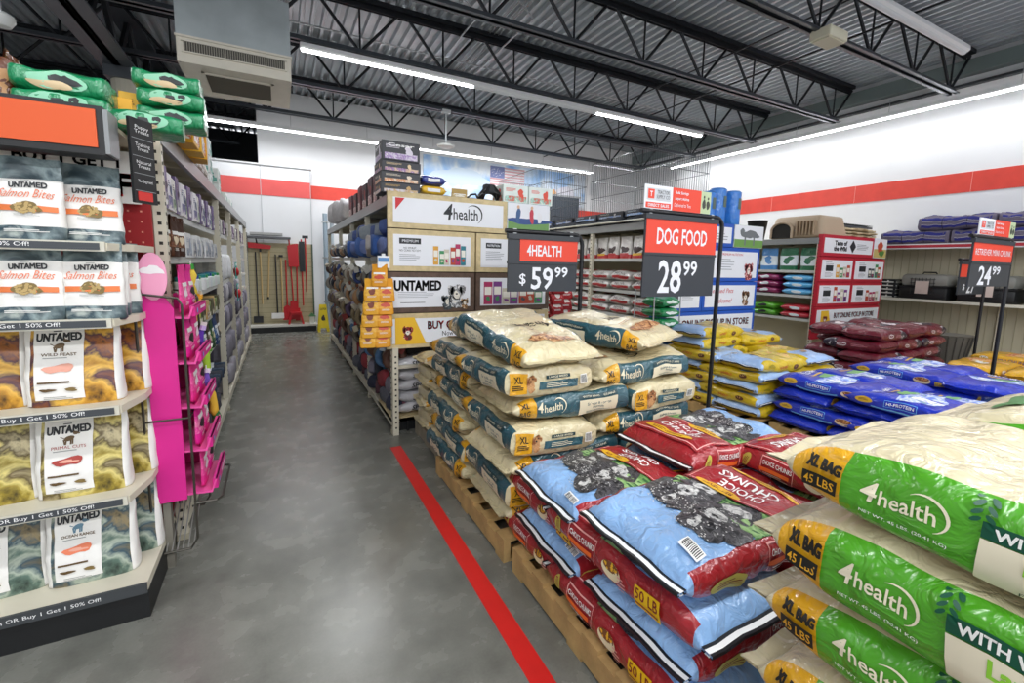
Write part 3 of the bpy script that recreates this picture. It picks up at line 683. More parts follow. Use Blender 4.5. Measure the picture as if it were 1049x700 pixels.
# ---- teal and cream stack
pallet('wooden pallet under the tall teal and cream dog food stack',.985,1.93,1.22,1.14)
TB=protos(tan_bag,4)
def s_t(i):
    if i==6: return [(2.02,2.36,-H+.35,'right block, askew',.03,.02,.10),(1.40,2.92,H-.1,'back left')]
    bl=(1.275,2.93,H if i%2 else -H,'back left')
    if i%2: return [(1.275,2.30,H,'front left'),(1.95,2.21,math.pi+.04,'front right'),bl,(1.95,2.78,.0,'back right')]
    return [(1.395,2.22,math.pi+(.02 if i%4 else -.05),'front left'),(2.06,2.30,H,'front right'),bl,(1.85,2.92,H,'back right')]
stack(TB,.13,.147,7,s_t,'teal and cream dog food bag','dog food bag','teal and cream dog food bags in the tall stack',seed=9,jit=.026,tilt=.045)
tag(place(tan_bag(77,up=-90),(1.29,2.29,1.125),(0,.17,-H+.12)),'teal and cream dog food bag, top layer, front left, black lettering facing up','dog food bag','teal and cream dog food bags in the tall stack')
# ---- small cream bags behind
pallet('weathered grey wooden pallet holding small cream dog food bags',1.06,3.24,1.0,.68,WOODG)
SB=protos(lambda sd:tan_bag(sd+30,k=.62),3)
def s_s(i):
    o=[]
    if i%2: o=[(1.30,3.33,0,'near end'),(1.30,3.66,0.05,'far end'),(1.75,3.5,H,'inner side')]
    else: o=[(1.24,3.40,H,'near end'),(1.24,3.74-.0,-.1 if 0 else H*.98,'far end')] if i==9 else [(1.30,3.36,math.pi,'near end'),(1.29,3.70,math.pi-.08,'far end'),(1.75,3.52,-H,'inner side')]
    return o
stack(SB,.13,.094,7,s_s,'small cream dog food bag, grey pallet','dog food bag','small cream bags on the grey pallet',seed=12,jit=.02,tilt=.05)
# ---- yellow
pallet('wooden pallet under the yellow and pale blue dog food bags',3.93,2.56,1.22,1.14)
YB=protos(yellow_bag,3)
def s_y(i):
    if i%2: return [(4.18,2.90,H,'front aisle corner'),(4.88,2.80,math.pi,'front right'),(4.30,3.46,0,'back at the aisle'),(4.92,3.30,H,'back right')]
    return [(4.30,2.80,0,'front aisle corner'),(4.95,2.90,H,'front right'),(4.18,3.38,H,'back at the aisle'),(4.82,3.46,0,'back right')]
stack(YB,.13,.112,5,s_y,'yellow and pale blue dog food bag','dog food bag','yellow and pale blue dog food bags',seed=15,jit=.02,tilt=.03)
def s_y2(i): return [(4.28,3.44,0,'aisle side',0),(4.95,3.42,math.pi,'right side',0)]
r0=len(LABELS)
for k,(x,y,rz,w) in enumerate([(4.28,3.46,0.05,'by the aisle'),(4.95,3.44,math.pi,'on the right')]):
    for q in range(2 if k==0 else 1):
        tag(use(YB,k+q,(x,y,.13+.112*(5.5+q)),rz),f'yellow dog food bag on the raised rear pile {w}'+(', uppermost' if q else ', lower one'),'dog food bag','yellow and pale blue dog food bags')
# ---- blue
pallet('wooden pallet under the front bright blue dog food bags',4.08,1.35,1.22,1.16)
pallet('second wooden pallet under the bright blue dog food bags, farther from the aisle',5.32,1.35,1.22,1.16)
BB=protos(blue_bag,3)
def s_b(i):
    if i%2: return [(4.34,2.1,H,'aisle side rear'),(4.34+.5,2.1,H,'rear centre'),(4.32,1.45 if i<3 else 1.5,H,'aisle side front')]+([(4.84,1.5,H,'front centre')] if i<3 else [])
    return [(4.50,2.28,0,'aisle side rear'),(4.50,1.79,0,'aisle side middle'),(5.0,1.45,H,'front centre')]+([(4.5,1.4,0,'aisle side front')] if 0 else [])
stack(BB,.13,.118,4,s_b,'bright blue dog food bag, left pile','dog food bag','bright blue dog food bags',seed=21,jit=.015,tilt=.02)
def s_b3(i):
    if i%2: return [(5.62,2.1,H,'rear'),(6.12,2.1,H,'rear right'),(5.75,1.5,0,'front')]
    return [(5.78,2.25,0,'rear'),(5.78,1.78,math.pi,'middle'),(6.2,1.35,H,'front right')]
stack(BB,.13,.118,4,s_b3,'bright blue dog food bag, right pile','dog food bag','bright blue dog food bags',seed=22,jit=.015,tilt=.02)
# ---- maroon
pallet('wooden pallet under the left part of the maroon bag stack',6.3,2.64,1.0,.96)
pallet('wooden pallet under the right part of the maroon bag stack',7.34,2.64,.85,.96)
MBg=protos(maroon_bag,3)
def s_m(i):
    if i%2: o=[(6.53,2.95,H,'front left corner'),(7.10,2.86,0,'front centre'),(7.76,2.86,math.pi,'front right')]
    else: o=[(6.62,2.86,0,'front left corner'),(7.18,2.95,H,'front centre'),(7.75,2.87,0,'front right')]
    return o+([(7.0,3.34,0,'rear left'),(7.66,3.34,0,'rear right')] if i%2 else [(6.72,3.32,math.pi,'rear left'),(7.7,3.33,math.pi,'rear right')])
stack(MBg,.13,.148,5,s_m,'maroon dog food bag','dog food bag','maroon dog food bags',seed=25,jit=.012,tilt=.015)
# ---- orange
pallet('wooden pallet under the golden yellow mini chunk bags',7.35,1.25,1.22,1.2)
pallet('second wooden pallet under the golden yellow mini chunk bags, toward the wall',8.60,1.25,.85,1.2)
OB=protos(orange_bag,2)
def s_o(i):
    if i%2: return [(7.6,2.0,H,'aisle side rear'),(8.3,2.1,0,'rear right')]
    return [(7.76,2.15,0,'aisle side rear'),(7.76,1.62,math.pi,'aisle side front'),(8.75,2.1,H,'rear right'),(8.75,1.5,0,'front right')]
stack(OB,.13,.118,3,s_o,'golden yellow dog food bag','dog food bag','golden yellow mini chunk bags',seed=31)
# ================================================================ SHELVING
CRS=mat('#d6d0bd',.42,var=.04,vscale=5); CRD=mat('#b9b29c',.5); BEAM=mat('#8f9292',.38,.3); BLK=mat('#17181a',.45); RPEG=mat('#9c1c22',.5); WOODL=mat('#cbb88d',.6,var=.15,vscale=20); WOODD=mat('#5a463a',.6,var=.25,vscale=22)
SLOT=mat('#2a2823',.7); GREYW=mat('#7a766c',.5); BEIGE=mat('#c9c2aa',.6)
def post(r,x,y,h,w=.05,d=.045,facex=0,facey=0):
    m=MB().box(x-w/2,x+w/2,y-d/2,y+d/2,0,h,CRS)
    z=.07
    while z<h-.03:
        if facex: m.box(x+facex*(w/2+.0012),x+facex*w/2,y-.008,y+.008,z-.008,z+.008,SLOT)
        if facey: m.box(x-.008,x+.008,y+facey*(d/2+.0012),y+facey*d/2,z-.008,z+.008,SLOT)
        z+=.05
    return m.build('upright_post',r)
def run(label,x0,x1,y0,y1,h,face,levels,posts,depth,base=.1,beam=True,top=None):
    "gondola run; face=+1 face looks to +x, -1 to -x; levels: (z, depth)"
    r=empty('shelving_unit',(0,0,0)); tag(r,label,'shelving')
    fx=x1 if face>0 else x0; bx=fx-face*depth
    MB().box(bx-.015,bx+.015,y0,y1,.05,h-.04,BEIGE).build('back_panel',r)
    for y in posts: post(r,fx-face*.026,y,h,facex=face,facey=-1 if y==posts[0] else 0)
    for z,dp in levels:
        a=fx-face*.05; b=a-face*dp
        m=MB().box(min(a,b),max(a,b),y0,y1,z-.028,z,CRS).box(a-face*.002,a+face*.008,y0,y1,z-.038,z+.004,mat('#c4c5c2',.4)); m.build('shelf',r)
    if beam:
        MB().box(fx-face*.02,fx+face*.006,y0,y1,h-.09,h,BEAM).box(min(fx,bx),max(fx,bx),y0,y1,h-.05,h-.03,CRD).build('top_shelf',r)
        y=y0+.15
        while y<y1: MB().box(min(fx-face*.02,bx),max(fx-face*.02,bx),y-.015,y+.015,h-.085,h-.05,CRD).build('deck_support',r); y+=.6
    m=MB().box(min(fx-face*.01,bx),max(fx-face*.01,bx),y0,y1,base,base+.03,CRS).box(fx-face*.02,fx,y0,y1,base-.03,base+.035,CRS)
    m.build('base_deck',r); 
    MB().box(fx-face*.16,fx-face*.14,y0,y1,0,base,BLK).build('kick_plate',r)
    for y in posts: MB().box(fx-face*.055,fx+face*.003,y-.03,y+.03,0,.03,CRD).build('foot',r)
    return r
# product makers ---------------------------------------------------
def p_box(w,d,h,c1,c2,c3,txt=None,name='boxed_product',seed=0):
    "carton: body, printed face toward -y and side toward +x/-x"
    m=MB(); m.box(-w/2,w/2,-d/2,d/2,0,h,card(c1),b=min(w,d,h)*.03)
    C2=mott([c2,c3,c2,'#e9e6e0'],26,.5);C3=card(c3)
    for xd,yd,o,ww in (((1,0,0),(0,0,1),(0,-d/2,h/2),w),((0,1,0),(0,0,1),(w/2,0,h/2),d),((0,-1,0),(0,0,1),(-w/2,0,h/2),d)):
        m.deco(shift(rect(ww*.86,h*.3),0,-h*.27),o,xd,yd,C2); m.deco(shift(blob(min(ww,h)*.4,min(ww,h)*.45,seed+3,14,.3),ww*.2,h*.05),o,xd,yd,C3,.003)
        m.deco(shift(lines(ww*.4,h*.2,3,.4,seed),-ww*.2,h*.22),o,xd,yd,C3,.003)
        if txt: m.deco(shift(text(txt,h*.16,ww*.7,.02),0,h*.3),o,xd,yd,card('#f2f2f2'),.004)
    return m.build(name)
def p_pouch(w,h,t,c1,c2,c3,txt=None,seed=0,name='pouch_bag'):
    col=dict(a=mott([c1,c2,c1,c3],22,.5),b=paper(c2),c=mat(c3,.45),w=mat('#efefec',.45))
    pr=[('top',-h*.08,0,-90,blob(w*.5,h*.28,seed,16,.3),'c'),('top',h*.12,0,-90,rect(w*.7,h*.1),'w'),('top',-h*.34,0,-90,lines(w*.6,h*.09,3,.4,seed),'w')]
    if txt: pr.append(('top',h*.12,0,-90,text(txt,h*.06,w*.6,.02),'c'))
    o=bag(name,h,w,t,col,reg(all=[(-.55,'b'),(.35,'a'),(2,'b')]),pr,prof='pouch',n=3,wr=.006,seed=seed,seam=.02,NU=10,NA=16)
    return o
UP=Matrix(((0,-1,0),(0,0,-1),(1,0,0))).to_euler()   # local x up, local +z to -y
def up_rot(face): # 'y-' faces the camera, 'x+' faces +x, 'x-' faces -x
    base=Matrix(((0,-1,0),(0,0,-1),(1,0,0)))
    a={'y-':0,'x+':H,'x-':-H,'y+':math.pi}[face]
    return (Matrix.Rotation(a,3,'Z')@base).to_euler()
def p_bottle(r,h,c1,c2,name='bottle'):
    m=MB().lathe([(r*.9,0),(r,h*.04),(r,h*.68),(r*.5,h*.8),(r*.42,h*.84)],(0,0,0),mat(c1,.35),12)
    o=m.build(name,smooth=True); MB().lathe([(r*.46,h*.84),(r*.46,h),(r*.2,h)],(0,0,0),mat(c2,.4),10).build('cap',o,smooth=True)
    MB().lathe([(r*1.02,h*.15),(r*1.02,h*.6)],(0,0,0),mat('#e9e7df',.5),12).build('bottle_label',o,smooth=True); return o
def p_jar(r,h,c1,c2): 
    m=MB().lathe([(r*.95,0),(r,h*.05),(r,h*.74),(r*.9,h*.78)],(0,0,0),mat(c1,.3),12); o=m.build('treat_jar',smooth=True)
    MB().lathe([(r*.92,h*.78),(r*.92,h*.98),(r*.8,h)],(0,0,0),mat(c2,.4),12).build('lid',o,smooth=True); return o
def p_coil(r,t,c1,c2,ax='x'):
    "coiled lead / bedding roll hanging on a hook: a torus with a card"
    m=MB(); bm=bmesh.new(); N=14;K=6;vv=[]
    for i in range(N):
        a=2*math.pi*i/N
        for j in range(K):
            b=2*math.pi*j/K; rr=r-t+t*math.cos(b)
            vv.append(bm.verts.new((t*1.6*math.sin(b),rr*math.cos(a)*(.85),rr*math.sin(a))))
    for i in range(N):
        for j in range(K): bm.faces.new((vv[i*K+j],vv[i*K+(j+1)%K],vv[((i+1)%N)*K+(j+1)%K],vv[((i+1)%N)*K+j]))
    m.bm(bm,mat(c1,.6,0,.4,40)); o=m.build('coiled_lead',smooth=True,angle=180)
    MB().box(-t*1.7,t*1.7,-r*.3,r*.3,r*.55,r*1.25,card(c2)).build('hang_card',o); return o
def p_card(w,h,c1,c2,c3,name='carded_toy',seed=0):
    m=MB().box(-.004,.004,-w/2,w/2,0,h,card(c1)); m.box(.004,.006,-w*.45,w*.45,h*.8,h*.96,card(c2)).box(-.006,-.004,-w*.45,w*.45,h*.8,h*.96,card(c2))
    o=m.build(name); bm=bmesh.new(); bmesh.ops.create_icosphere(bm,subdivisions=2,radius=1)
    for v in bm.verts:
        k=1+.25*noise.noise(v.co*2+Vector((seed,0,0))); v.co=Vector((v.co.x*w*.22*k,v.co.y*w*.36*k,v.co.z*h*.3*k+h*.42))
    MB().bm(bm,mat(c3,.45)).build('toy',o,smooth=True,angle=180); return o
def p_cushion(w,d,h,c1,c2,seed=0,name='pet_bed'):
    "folded soft goods: pillowy block with a stripe and quilting"
    col=dict(a=mat(c1,.85,0,.3,60,.1,30),b=mat(c2,.85,0,.3,60,.1,30))
    return bag(name,w,d,h,col,reg(all=[(-.5,'a'),(-.2,'b'),(.15,'a'),(.45,'b'),(2,'a')]),[],prof='box',n=3.2,wr=.02,seed=seed,seam=.0,NU=12,NA=16,fz=10)
ORDW=['first','second','third','fourth','fifth','sixth','seventh','eighth','ninth','tenth','eleventh','twelfth','thirteenth','fourteenth','fifteenth','sixteenth','seventeenth','eighteenth','nineteenth','twentieth','twenty-first','twenty-second','twenty-third','twenty-fourth','twenty-fifth','twenty-sixth','twenty-seventh','twenty-eighth','twenty-ninth','thirtieth']
def row(protos,x,ys,z,desc,cat,where,group,rot=(0,0,0),jr=.05,jx=.01,scale=None,cols=None,seed=0,nearfirst=True,jz=0,js=0,jt=0):
    "copies of the prototypes along y"
    r=random.Random(seed); out=[]
    for i,y in enumerate(ys):
        p=protos[i%len(protos)]
        if not p[1]: p[1]=True; o=p[0]
        else: o=copytree(p[0])
        e=Matrix.Rotation(r.uniform(-jr,jr),3,'Z')@(rot.to_matrix() if hasattr(rot,'to_matrix') else Matrix.Rotation(rot[2],3,'Z'))
        if jt: e=e@Matrix.Rotation(r.uniform(-jt,jt),3,'X')
        o.rotation_euler=e.to_euler(); o.location=(x+r.uniform(-jx,jx),y+r.uniform(-jz,jz),z+r.uniform(-jz,jz)); o.scale=(1+r.uniform(-js,js),)*3
        d=desc[i%len(desc)] if isinstance(desc,list) else desc
        tag(o,f'{d} {where}, {ORDW[i]} from near end',cat,group); out.append(o)
    return out
def P(fn,*argss): return [[fn(*a),False] for a in argss]
def frange(a,b,st):
    o=[];x=a
    while x<b-1e-6: o.append(x); x+=st
    return o
# ================================================================ LEFT GONDOLA
run('cream perforated-post shelving run on the left side of the aisle',-1.0,-.5,2.88,9.6,2.2,1,[(.42,.42),(.78,.42),(1.06,.42),(1.30,.4),(1.55,.42),(1.81,.44)],[2.9,5.3,6.55,7.9,9.55],.48)
# end cap
r=empty('endcap_display',(0,0,0)); tag(r,'left end display with orange header, red pegboard back and five cream shelves','shelving')
X0,X1,YF,YB_=-1.75,-.55,2.28,2.86
MB().box(X0,X1,YB_-.02,YB_,.15,2.04,RPEG).build('pegboard_back',r)
m=MB()
for i in range(24):
    for k in range(36):
        x=X1-.04-i*.05; z=.22+k*.05
        if x>-1.1: m.box(x-.004,x+.004,YB_-.0215,YB_-.02,z-.004,z+.004,mat('#e39a86',.6))
m.build('peg_holes',r)
MB().box(X0,X1,YF+.0,YB_,.0,.13,BLK).build('kick_plate',r)
MB().box(X0,X1,YF-.01,YB_,.13,.165,CRS).box(X0,X1,YF-.022,YF-.01,.125,.17,mat('#3f4245',.4)).build('base_shelf',r)
for nm,z in (('shelf',.555),('shelf',.945),('shelf',1.30),('shelf',1.60)):
    q=MB().prism([(X0,YF+.02),(X1-.04,YF+.02),(X1,YF+.2),(X1,YB_-.02),(X0,YB_-.02)],'z',z-.03,z,CRS).build(nm,r)
    MB().box(X0,X1-.045,YF+.006,YF+.02,z-.034,z+.004,mat('#cfcbbc',.5)).box(X0,X1-.06,YF+.002,YF+.006,z-.028,z-.002,mat('#42464b',.45)).build('price_rail',q)
MB().box(X1+.0,X1+.03,YF+.34,YF+.385,.0,1.56,GREYW).build('side_upright',r)
q=MB().box(X0,X1-.01,YF-.02,YF+.1,1.925,2.10,BLK).build('header_box',r); MB().box(X0,X1-.03,YF-.026,YF-.02,1.95,2.085,mat('#d9561f',.5)).build('orange_panel',q)
MB().box(X1-.01,X1+.004,YF-.02,YF+.1,1.93,2.09,mat('#8b8e90',.4)).build('header_side',r)
q=MB().box(X0,X1-.03,YB_-.06,YB_-.04,1.80,2.04,mat('#eceae6',.5)).build('promotion_sign',r)
m=MB(); W_=mat('#1b1c20',.5)
m.deco(heavy('BUY 1 GET 1',.045,.36,.04),(-.83,YB_-.062,1.985),(1,0,0),(0,0,1),W_); m.deco(heavy('50% OFF',.10,.52,.05),(-.87,YB_-.062,1.885),(1,0,0),(0,0,1),mat('#cf2b2b',.5))
m.build('sign_lettering',q)
# price rail texts
for z,t in ((1.585,'Buy 1 Get 1 50% Off!'),(1.285,'Each OR Buy 1 Get 1 50% Off!'),(.93,'Each OR Buy 1 Get 1 50% Off!'),(.54,'Each OR Buy 1 Get 1 50% Off!'),(.147,'Each OR Buy 1 Get 1 50% Off!')):
    sh=text(t,.02,.02*len(t)*.60,.02,align='r'); xr={1.585:-.805,1.285:-.745,.93:-.70,.54:-.70,.147:-.70}[z]
    MB().deco(sh,(xr,YF+(.002 if z>.2 else -.022),z),(1,0,0),(0,0,1),mat('#f4f4f4',.5),.001).build('rail_lettering',r)
# category list sign
r=empty('category_sign',(-.50,2.33,1.93)); r.rotation_euler[2]=R_(58)
tag(r,'narrow black flag sign listing categories beside the orange header','sign')
MB().box(-.005,.10,-.006,.006,-.165,.165,BLK).build('sign_panel',r)
m=MB()
for i,t in enumerate(('Puppy\nTreats','Training\nTreats','Natural\nTreats','The Dog Food')):
    m.deco(text(t,.03 if '\n' in t else .014,.066,.0),(.047,-.006,.125-i*.068),(1,0,0),(0,0,1),mat('#e8e8e8',.5),.001); m.deco(shift(rect(.095,.0025),.047,.088-i*.068),(0,-.006,0),(1,0,0),(0,0,1),mat('#8b8e90',.5),.001)
m.box(.01,.075,-.009,-.006,-.155,-.12,mat('#c8302b',.5)); m.build('sign_lettering',r)
# untamed pouches
UC=dict(dk=mott(['#1f2a30','#46565c','#8fa0a2','#2f4652','#b9c2bc'],7,.35),wh=paper('#eceae6'),or_=mat('#e2793f',.5),sal=mat('#e07a55',.5),blk=mat('#22252a',.5),tan=mat('#b59a62',.55),tan2=mat('#7c6636',.55),gr=mat('#4f8a44',.5),gold=mott(['#3a2418','#c08a2a','#e2b24a','#4a2a3a','#9a5a20','#2c1c14'],8,.35),brn=mat('#5c4420',.5),red=mat('#a5352b',.5),pk=mat('#e0a08c',.5),teal=mott(['#26332e','#5d7468','#a9b4a4','#2c4a58','#8a7a54','#1c2622'],8,.35),olive=mott(['#3c3218','#a08c34','#d8c878','#5a4a22','#c2b48a','#2c2412'],8,.35),grey=mat('#9a9b98',.5),bluegr=mat('#5c7f93',.5))
def salmon(seed,acc='or_',w=.19,h=.285):
    pr=[('top',h*.2,0,-90,heavy('UNTAMED',.020,w*.56,.05),'blk'),('top',h*.09,.003,-90,text('Salmon Bites' if acc=='or_' else 'Chicken Bites',.030,w*.82,.0,shear=.4),'sal' if acc=='or_' else 'gr'),
        ('top',-h*.1,0,-90,rect(w*.97,h*.075),acc),('top',-h*.09,0,-90,blob(w*.36,h*.17,seed,20,.3),'tan2'),('top',-h*.09,0,-90,dots(w*.34,h*.15,30,.011,seed),'tan'),
        ('top',-h*.19,0,-90,lines(w*.4,h*.03,2,.4),'grey'),('top',-h*.39,0,-90,lines(w*.7,h*.04,2,.5),'wh'),('top',h*.26,0,-90,lines(w*.2,h*.015,1,.5),'grey')]
    return bag('treat_pouch',h,w,.07,UC,reg(all=[(-.66,'dk'),(.56,'wh'),(2,'dk')]),pr,prof='pouch',n=3.5,wr=.007,seed=seed,seam=.02,NU=18,NA=26,fz=11,off0=.0045)
SP=P(salmon,(3,),(9,)); SG=P(salmon,(5,'gr'))
def pouch_at(ps,i,x,y,z,h,lbl,cat,grp,rz=0,face='y-',lean=-.06):
    o=use(ps,i,(x,y,z+h/2),0); o.rotation_euler=(Matrix.Rotation(rz,3,'Z')@Matrix.Rotation(lean,3,'X')@up_rot(face).to_matrix()).to_euler(); tag(o,lbl,cat,grp); return o
G1='white and slate treat pouches on the end display'
for i,(x,y,z,l) in enumerate(((-.815,2.36,1.602,'top shelf, left of the two in front'),(-.655,2.42,1.602,'top shelf, right of the two in front'),(-.84,2.36,1.302,'second shelf, left of the two in front'),(-.655,2.37,1.302,'second shelf, right of the two in front'),(-.665,2.46,1.302,'second shelf, tucked right behind the front right pouch'),(-.645,2.55,1.302,'second shelf, farthest back at the right edge'))):
    pouch_at(SP,i,x,y,z,.285,'white treat pouch with orange band, '+l,'treat pouch',G1,rz=.03*(i%3-1))
for i,(x,z,l) in enumerate(((-1.01,1.602,'top'),(-1.05,1.302,'second'))):
    pouch_at(SG,i,x,2.38,z,.285,f'white treat pouch with green band at the left edge of the {l} shelf','treat pouch',G1)
def foodbag(seed,kind):
    w,h,t=.30,.335,.13
    c1={'wild':'gold','primal':'olive','ranch':'teal'}[kind]; ttl={'wild':'WILD FEAST','primal':'PRIMAL CUTS','ranch':'OCEAN RANGE'}[kind]
    pr=[('top',0,-.045*0+.04,-90,rect(w*.50,h*.86),'wh'),('top',h*.31,.04,-90,heavy('UNTAMED',.030,w*.44,.05),'blk'),('top',h*.38,.04,-90,lines(w*.12,.008,1,.5),'blk')]
    dogsh=join(shift(ell(.034,.020,14),0,0,.35),shift(ell(.016,.014,10),.020,.020),shift(ell(.010,.006,8),.029,.018),shift(poly([(0,0),(.005,0),(.002,.009)]),.014,.024),shift(rect(.005,.022),.011,-.012),shift(rect(.005,.022),.005,-.013),shift(rect(.005,.022),-.010,-.014,-.15),shift(rect(.005,.022),-.015,-.014,.15),shift(rect(.003,.016),-.019,.004,.9))
    pr+=[('top',h*.2,.04,-90,dogsh,'bluegr' if kind=='ranch' else 'brn'),('top',h*.1,.04,-90,text(ttl,.012,w*.36,.02),'red' if kind=='primal' else 'brn'),('top',h*.06,.04,-90,lines(w*.32,.008,1,.4),'grey')]
    pr+=[('top',-.02,.04,-90,blob(.085,.035,seed+3,18,.3),'red' if kind=='primal' else 'pk' if kind=='wild' else 'sal'),('top',-.02,.04,-90,blob(.05,.014,seed+5,14,.3),'pk')]
    pr+=[('top',-.075,.04,-90,lines(w*.42,.012,1,.6),'brn'),('top',-.105,.075,-90,blob(.04,.014,4,14,.3),'brn'),('top',-.105,.005,-90,blob(.04,.014,5,14,.3),'tan2'),('top',-.135,.04,-90,lines(w*.3,.012,2,.4),'grey')]
    return bag('dog_food_pouch',h,w,t,UC,reg(all=[(-.92,c1),(.8,c1),(2,c1)],side=[(2,'wh')]),pr,prof='pouch',n=4,wr=.005,seed=seed,seam=.03,NU=20,NA=30,fz=9,off0=.005)
for kind,z,desc in (('wild',.947,'golden brown dog food pouch'),('primal',.557,'olive dog food pouch'),('ranch',.167,'slate green dog food pouch')):
    K=P(foodbag,(11,kind)); sh={'wild':'middle','primal':'fourth','ranch':'bottom'}[kind]
    for i,(x,y,l) in enumerate(((-.76,2.45,'front centre'),(-1.06,2.47,'cut off by the left edge of the view'),(-.70,2.60,'behind the front one'),(-.98,2.63,'behind, on the left'))):
        pouch_at(K,i,x,y,z,.335,f'{desc}, {sh} shelf, {l}','dog food pouch','dog food pouches on the end display',rz=(.04,.12,.05,.2)[i])
# top of left gondola
GRN=dict(g=plastic('#128a56'),c=mat('#dcc39a',.45),w=mat('#e8efe8',.4),k=mat('#24282a',.45),t=mat('#8fd0ad',.4))
def greenbag(seed,L=.25,W=.2,T=.078):
    pr=[]
    for f in('near','far'): pr+=[(f,0,0,0,ell(.17,.06),'t'),(f,.02,.0,0,blob(.07,.04,seed,14,.4),'k'),(f,-.02,-.018,0,ell(.13,.028),'c')]
    pr+=[('top',0,0,90,ell(.12,.2),'t')]
    return bag('chew_bag',L,W,T,GRN,reg(all=[(2,'g')]),pr,prof='box',n=5,wr=.010,seed=seed,NU=16,NA=20,fz=14)
GBg=protos(greenbag,2)
for i,(x,y,z,rz,l) in enumerate(((-.72,2.50,2.123,0,'lower one of the left pair'),(-.72,2.50,2.205,0,'upper one of the left pair'),(-.50,2.62,2.123,.1,'low one near the corner'),(-.45,2.98,2.245,0,'lowest of the right pile'),(-.45,2.98,2.33,.05,'middle of the right pile'),(-.46,2.98,2.415,0,'top of the right pile'))):
    o=use(GBg,i,(x,y,z),rz); tag(o,'glossy green chew bag on top of the left shelving, '+l,'chew bag','green chew bags on top of the left shelving')
MB_=MB().box(-1.75,-.57,2.39,2.86,2.06,2.078,CRD); tag(MB_.build('top_board'),'flat cream board behind the orange header carrying the green bags','shelf board')
BRN=dict(a=plastic('#6b3a22'),b=mat('#b98a5a',.45),c=plastic('#dd9d2c'),w=mat('#efe6d0',.45))
o=bag('chew_bag',.19,.13,.10,BRN,reg(all=[(2,'a')]),[('near',0,0,0,blob(.1,.08,3,16,.4),'b')],n=2.6,wr=.025,seed=4,seam=.03,NU=16,NA=18,fz=12); place(o,(-.895,2.50,2.17),(0,-1.35,0)); tag(o,'brown shiny bag standing left of the green bags, top left corner','chew bag')
for i,x in enumerate((-1.03,-1.2)):
    o=bag('chew_bag',.15,.14,.12,BRN,reg(all=[(2,'c')]),[('near',0,0,0,blob(.1,.06,3+i,16,.4),'w')],n=2.6,wr=.02,seed=6+i,seam=.02,NU=14,NA=18,fz=12); place(o,(x,2.5,2.15),(0,-1.4,0)); tag(o,'orange shiny bag at the far left top'+(', nearer the brown bag' if i==0 else ', outermost'),'chew bag')
YP=P(p_box,(.13,.2,.27,'#e2a51d','#f0efe8','#c8471c',None,'boxed_product',1),(.14,.2,.3,'#e9b428','#e7e3d6','#7c3a1a',None,'boxed_product',4))
for i,(x,y,h) in enumerate(((-.47,3.32,0),(-.47,3.56,0),(-.47,3.8,0),(-.62,3.1,0),(-.64,2.76,0))):
    o=use(YP,i,(x,y,2.202 if y>2.87 else 2.102),0.05*i); o.scale[2]=1 if i<3 else .55; tag(o,'yellow carton atop the left shelving, '+('by the aisle, '+ORDW[i]+' from the near end' if i<3 else ('set back behind the green pile' if i==3 else 'between the two groups of green bags')),'carton','yellow cartons on top of the left shelving')
PK=P(p_pouch,(.2,.26,.1,'#a79a8e','#6e6259','#d9cfc4',None,3),(.2,.24,.1,'#c9bfb4','#7a6a60','#8b5a4a',None,5))
for i,(y,z) in enumerate(((4.15,0),(4.45,0),(4.75,0),(4.2,.22),(4.6,.22))):
    o=use(PK,i,(-.56,y,2.20+.125+z),0); o.rotation_euler=up_rot('x+'); tag(o,'taupe and white packet atop the left shelving, '+(['lower row first','lower row second','lower row third','upper row first','upper row second'][i])+' from the near end','packet','taupe packets on top of the left shelving')
MT=P(p_box,(.22,.2,.16,'#d9dedb','#7fb7a6','#4a8f86',None,'boxed_product',2),)
for i,(y,z) in enumerate(((5.4,0),(5.4,.165),(5.4,.33),(6.1,0),(6.1,.165),(6.8,0),(7.5,0))):
    o=use(MT,i,(-.66,y,2.202+z),0); tag(o,'white and mint carton atop the left shelving, '+['bottom of the near pile','middle of the near pile','top of the near pile','bottom of the second pile','top of the second pile','single, third position','single, farthest'][i],'carton','white and mint cartons on top of the left shelving')
# left shelves, content
W1='on the highest inner shelf at left'
row(P(p_box,(.12,.11,.22,'#6d5a86','#e9e6ee','#3d3152',None,'boxed_product',1),(.12,.12,.2,'#e5e1e6','#7b68a0','#4d5a80',None,'boxed_product',2),(.12,.12,.19,'#dcdcd6','#7a9a62','#55606b',None,'boxed_product',3)),-.585,frange(3.02,5.25,.14),1.812,['purple carton','white and purple carton','white carton with green print'],'carton',W1,'cartons on the highest inner shelf at left',cols=1,seed=1)
row(P(p_box,(.14,.16,.17,'#4c3552','#d9cfe0','#8b6a9a',None,'boxed_product',5),(.14,.16,.15,'#d7d3cd','#8b8579','#4d4a52',None,'boxed_product',6)),-.6,frange(5.5,9.3,.3),1.812,['dark violet carton','pale grey carton'],'carton','far along the highest inner shelf at left','far cartons on the highest inner shelf at left',seed=2)
row(P(p_pouch,(.1,.2,.03,'#7b4a2a','#4f2e1b','#d9c3a0',None,2),(.1,.2,.03,'#8b5730','#3f2517','#e3d2b5',None,4)),-.53,frange(2.98,3.5,.075),1.665,['brown chew packet','dark brown chew packet'],'packet','hanging below the purple cartons','brown chew packets on the left run',rot=up_rot('x+'),seed=3,jr=.3)
row(P(p_box,(.14,.17,.16,'#dfe0e0','#7a8290','#aab3c4',None,'boxed_product',7),(.12,.14,.13,'#c9cacb','#545b69','#8f96a8',None,'boxed_product',8)),-.59,frange(3.7,5.2,.2),1.552,['white carton','light grey carton'],'carton','on the second inner shelf at left','pale cartons on the second shelf of the left run',seed=4)
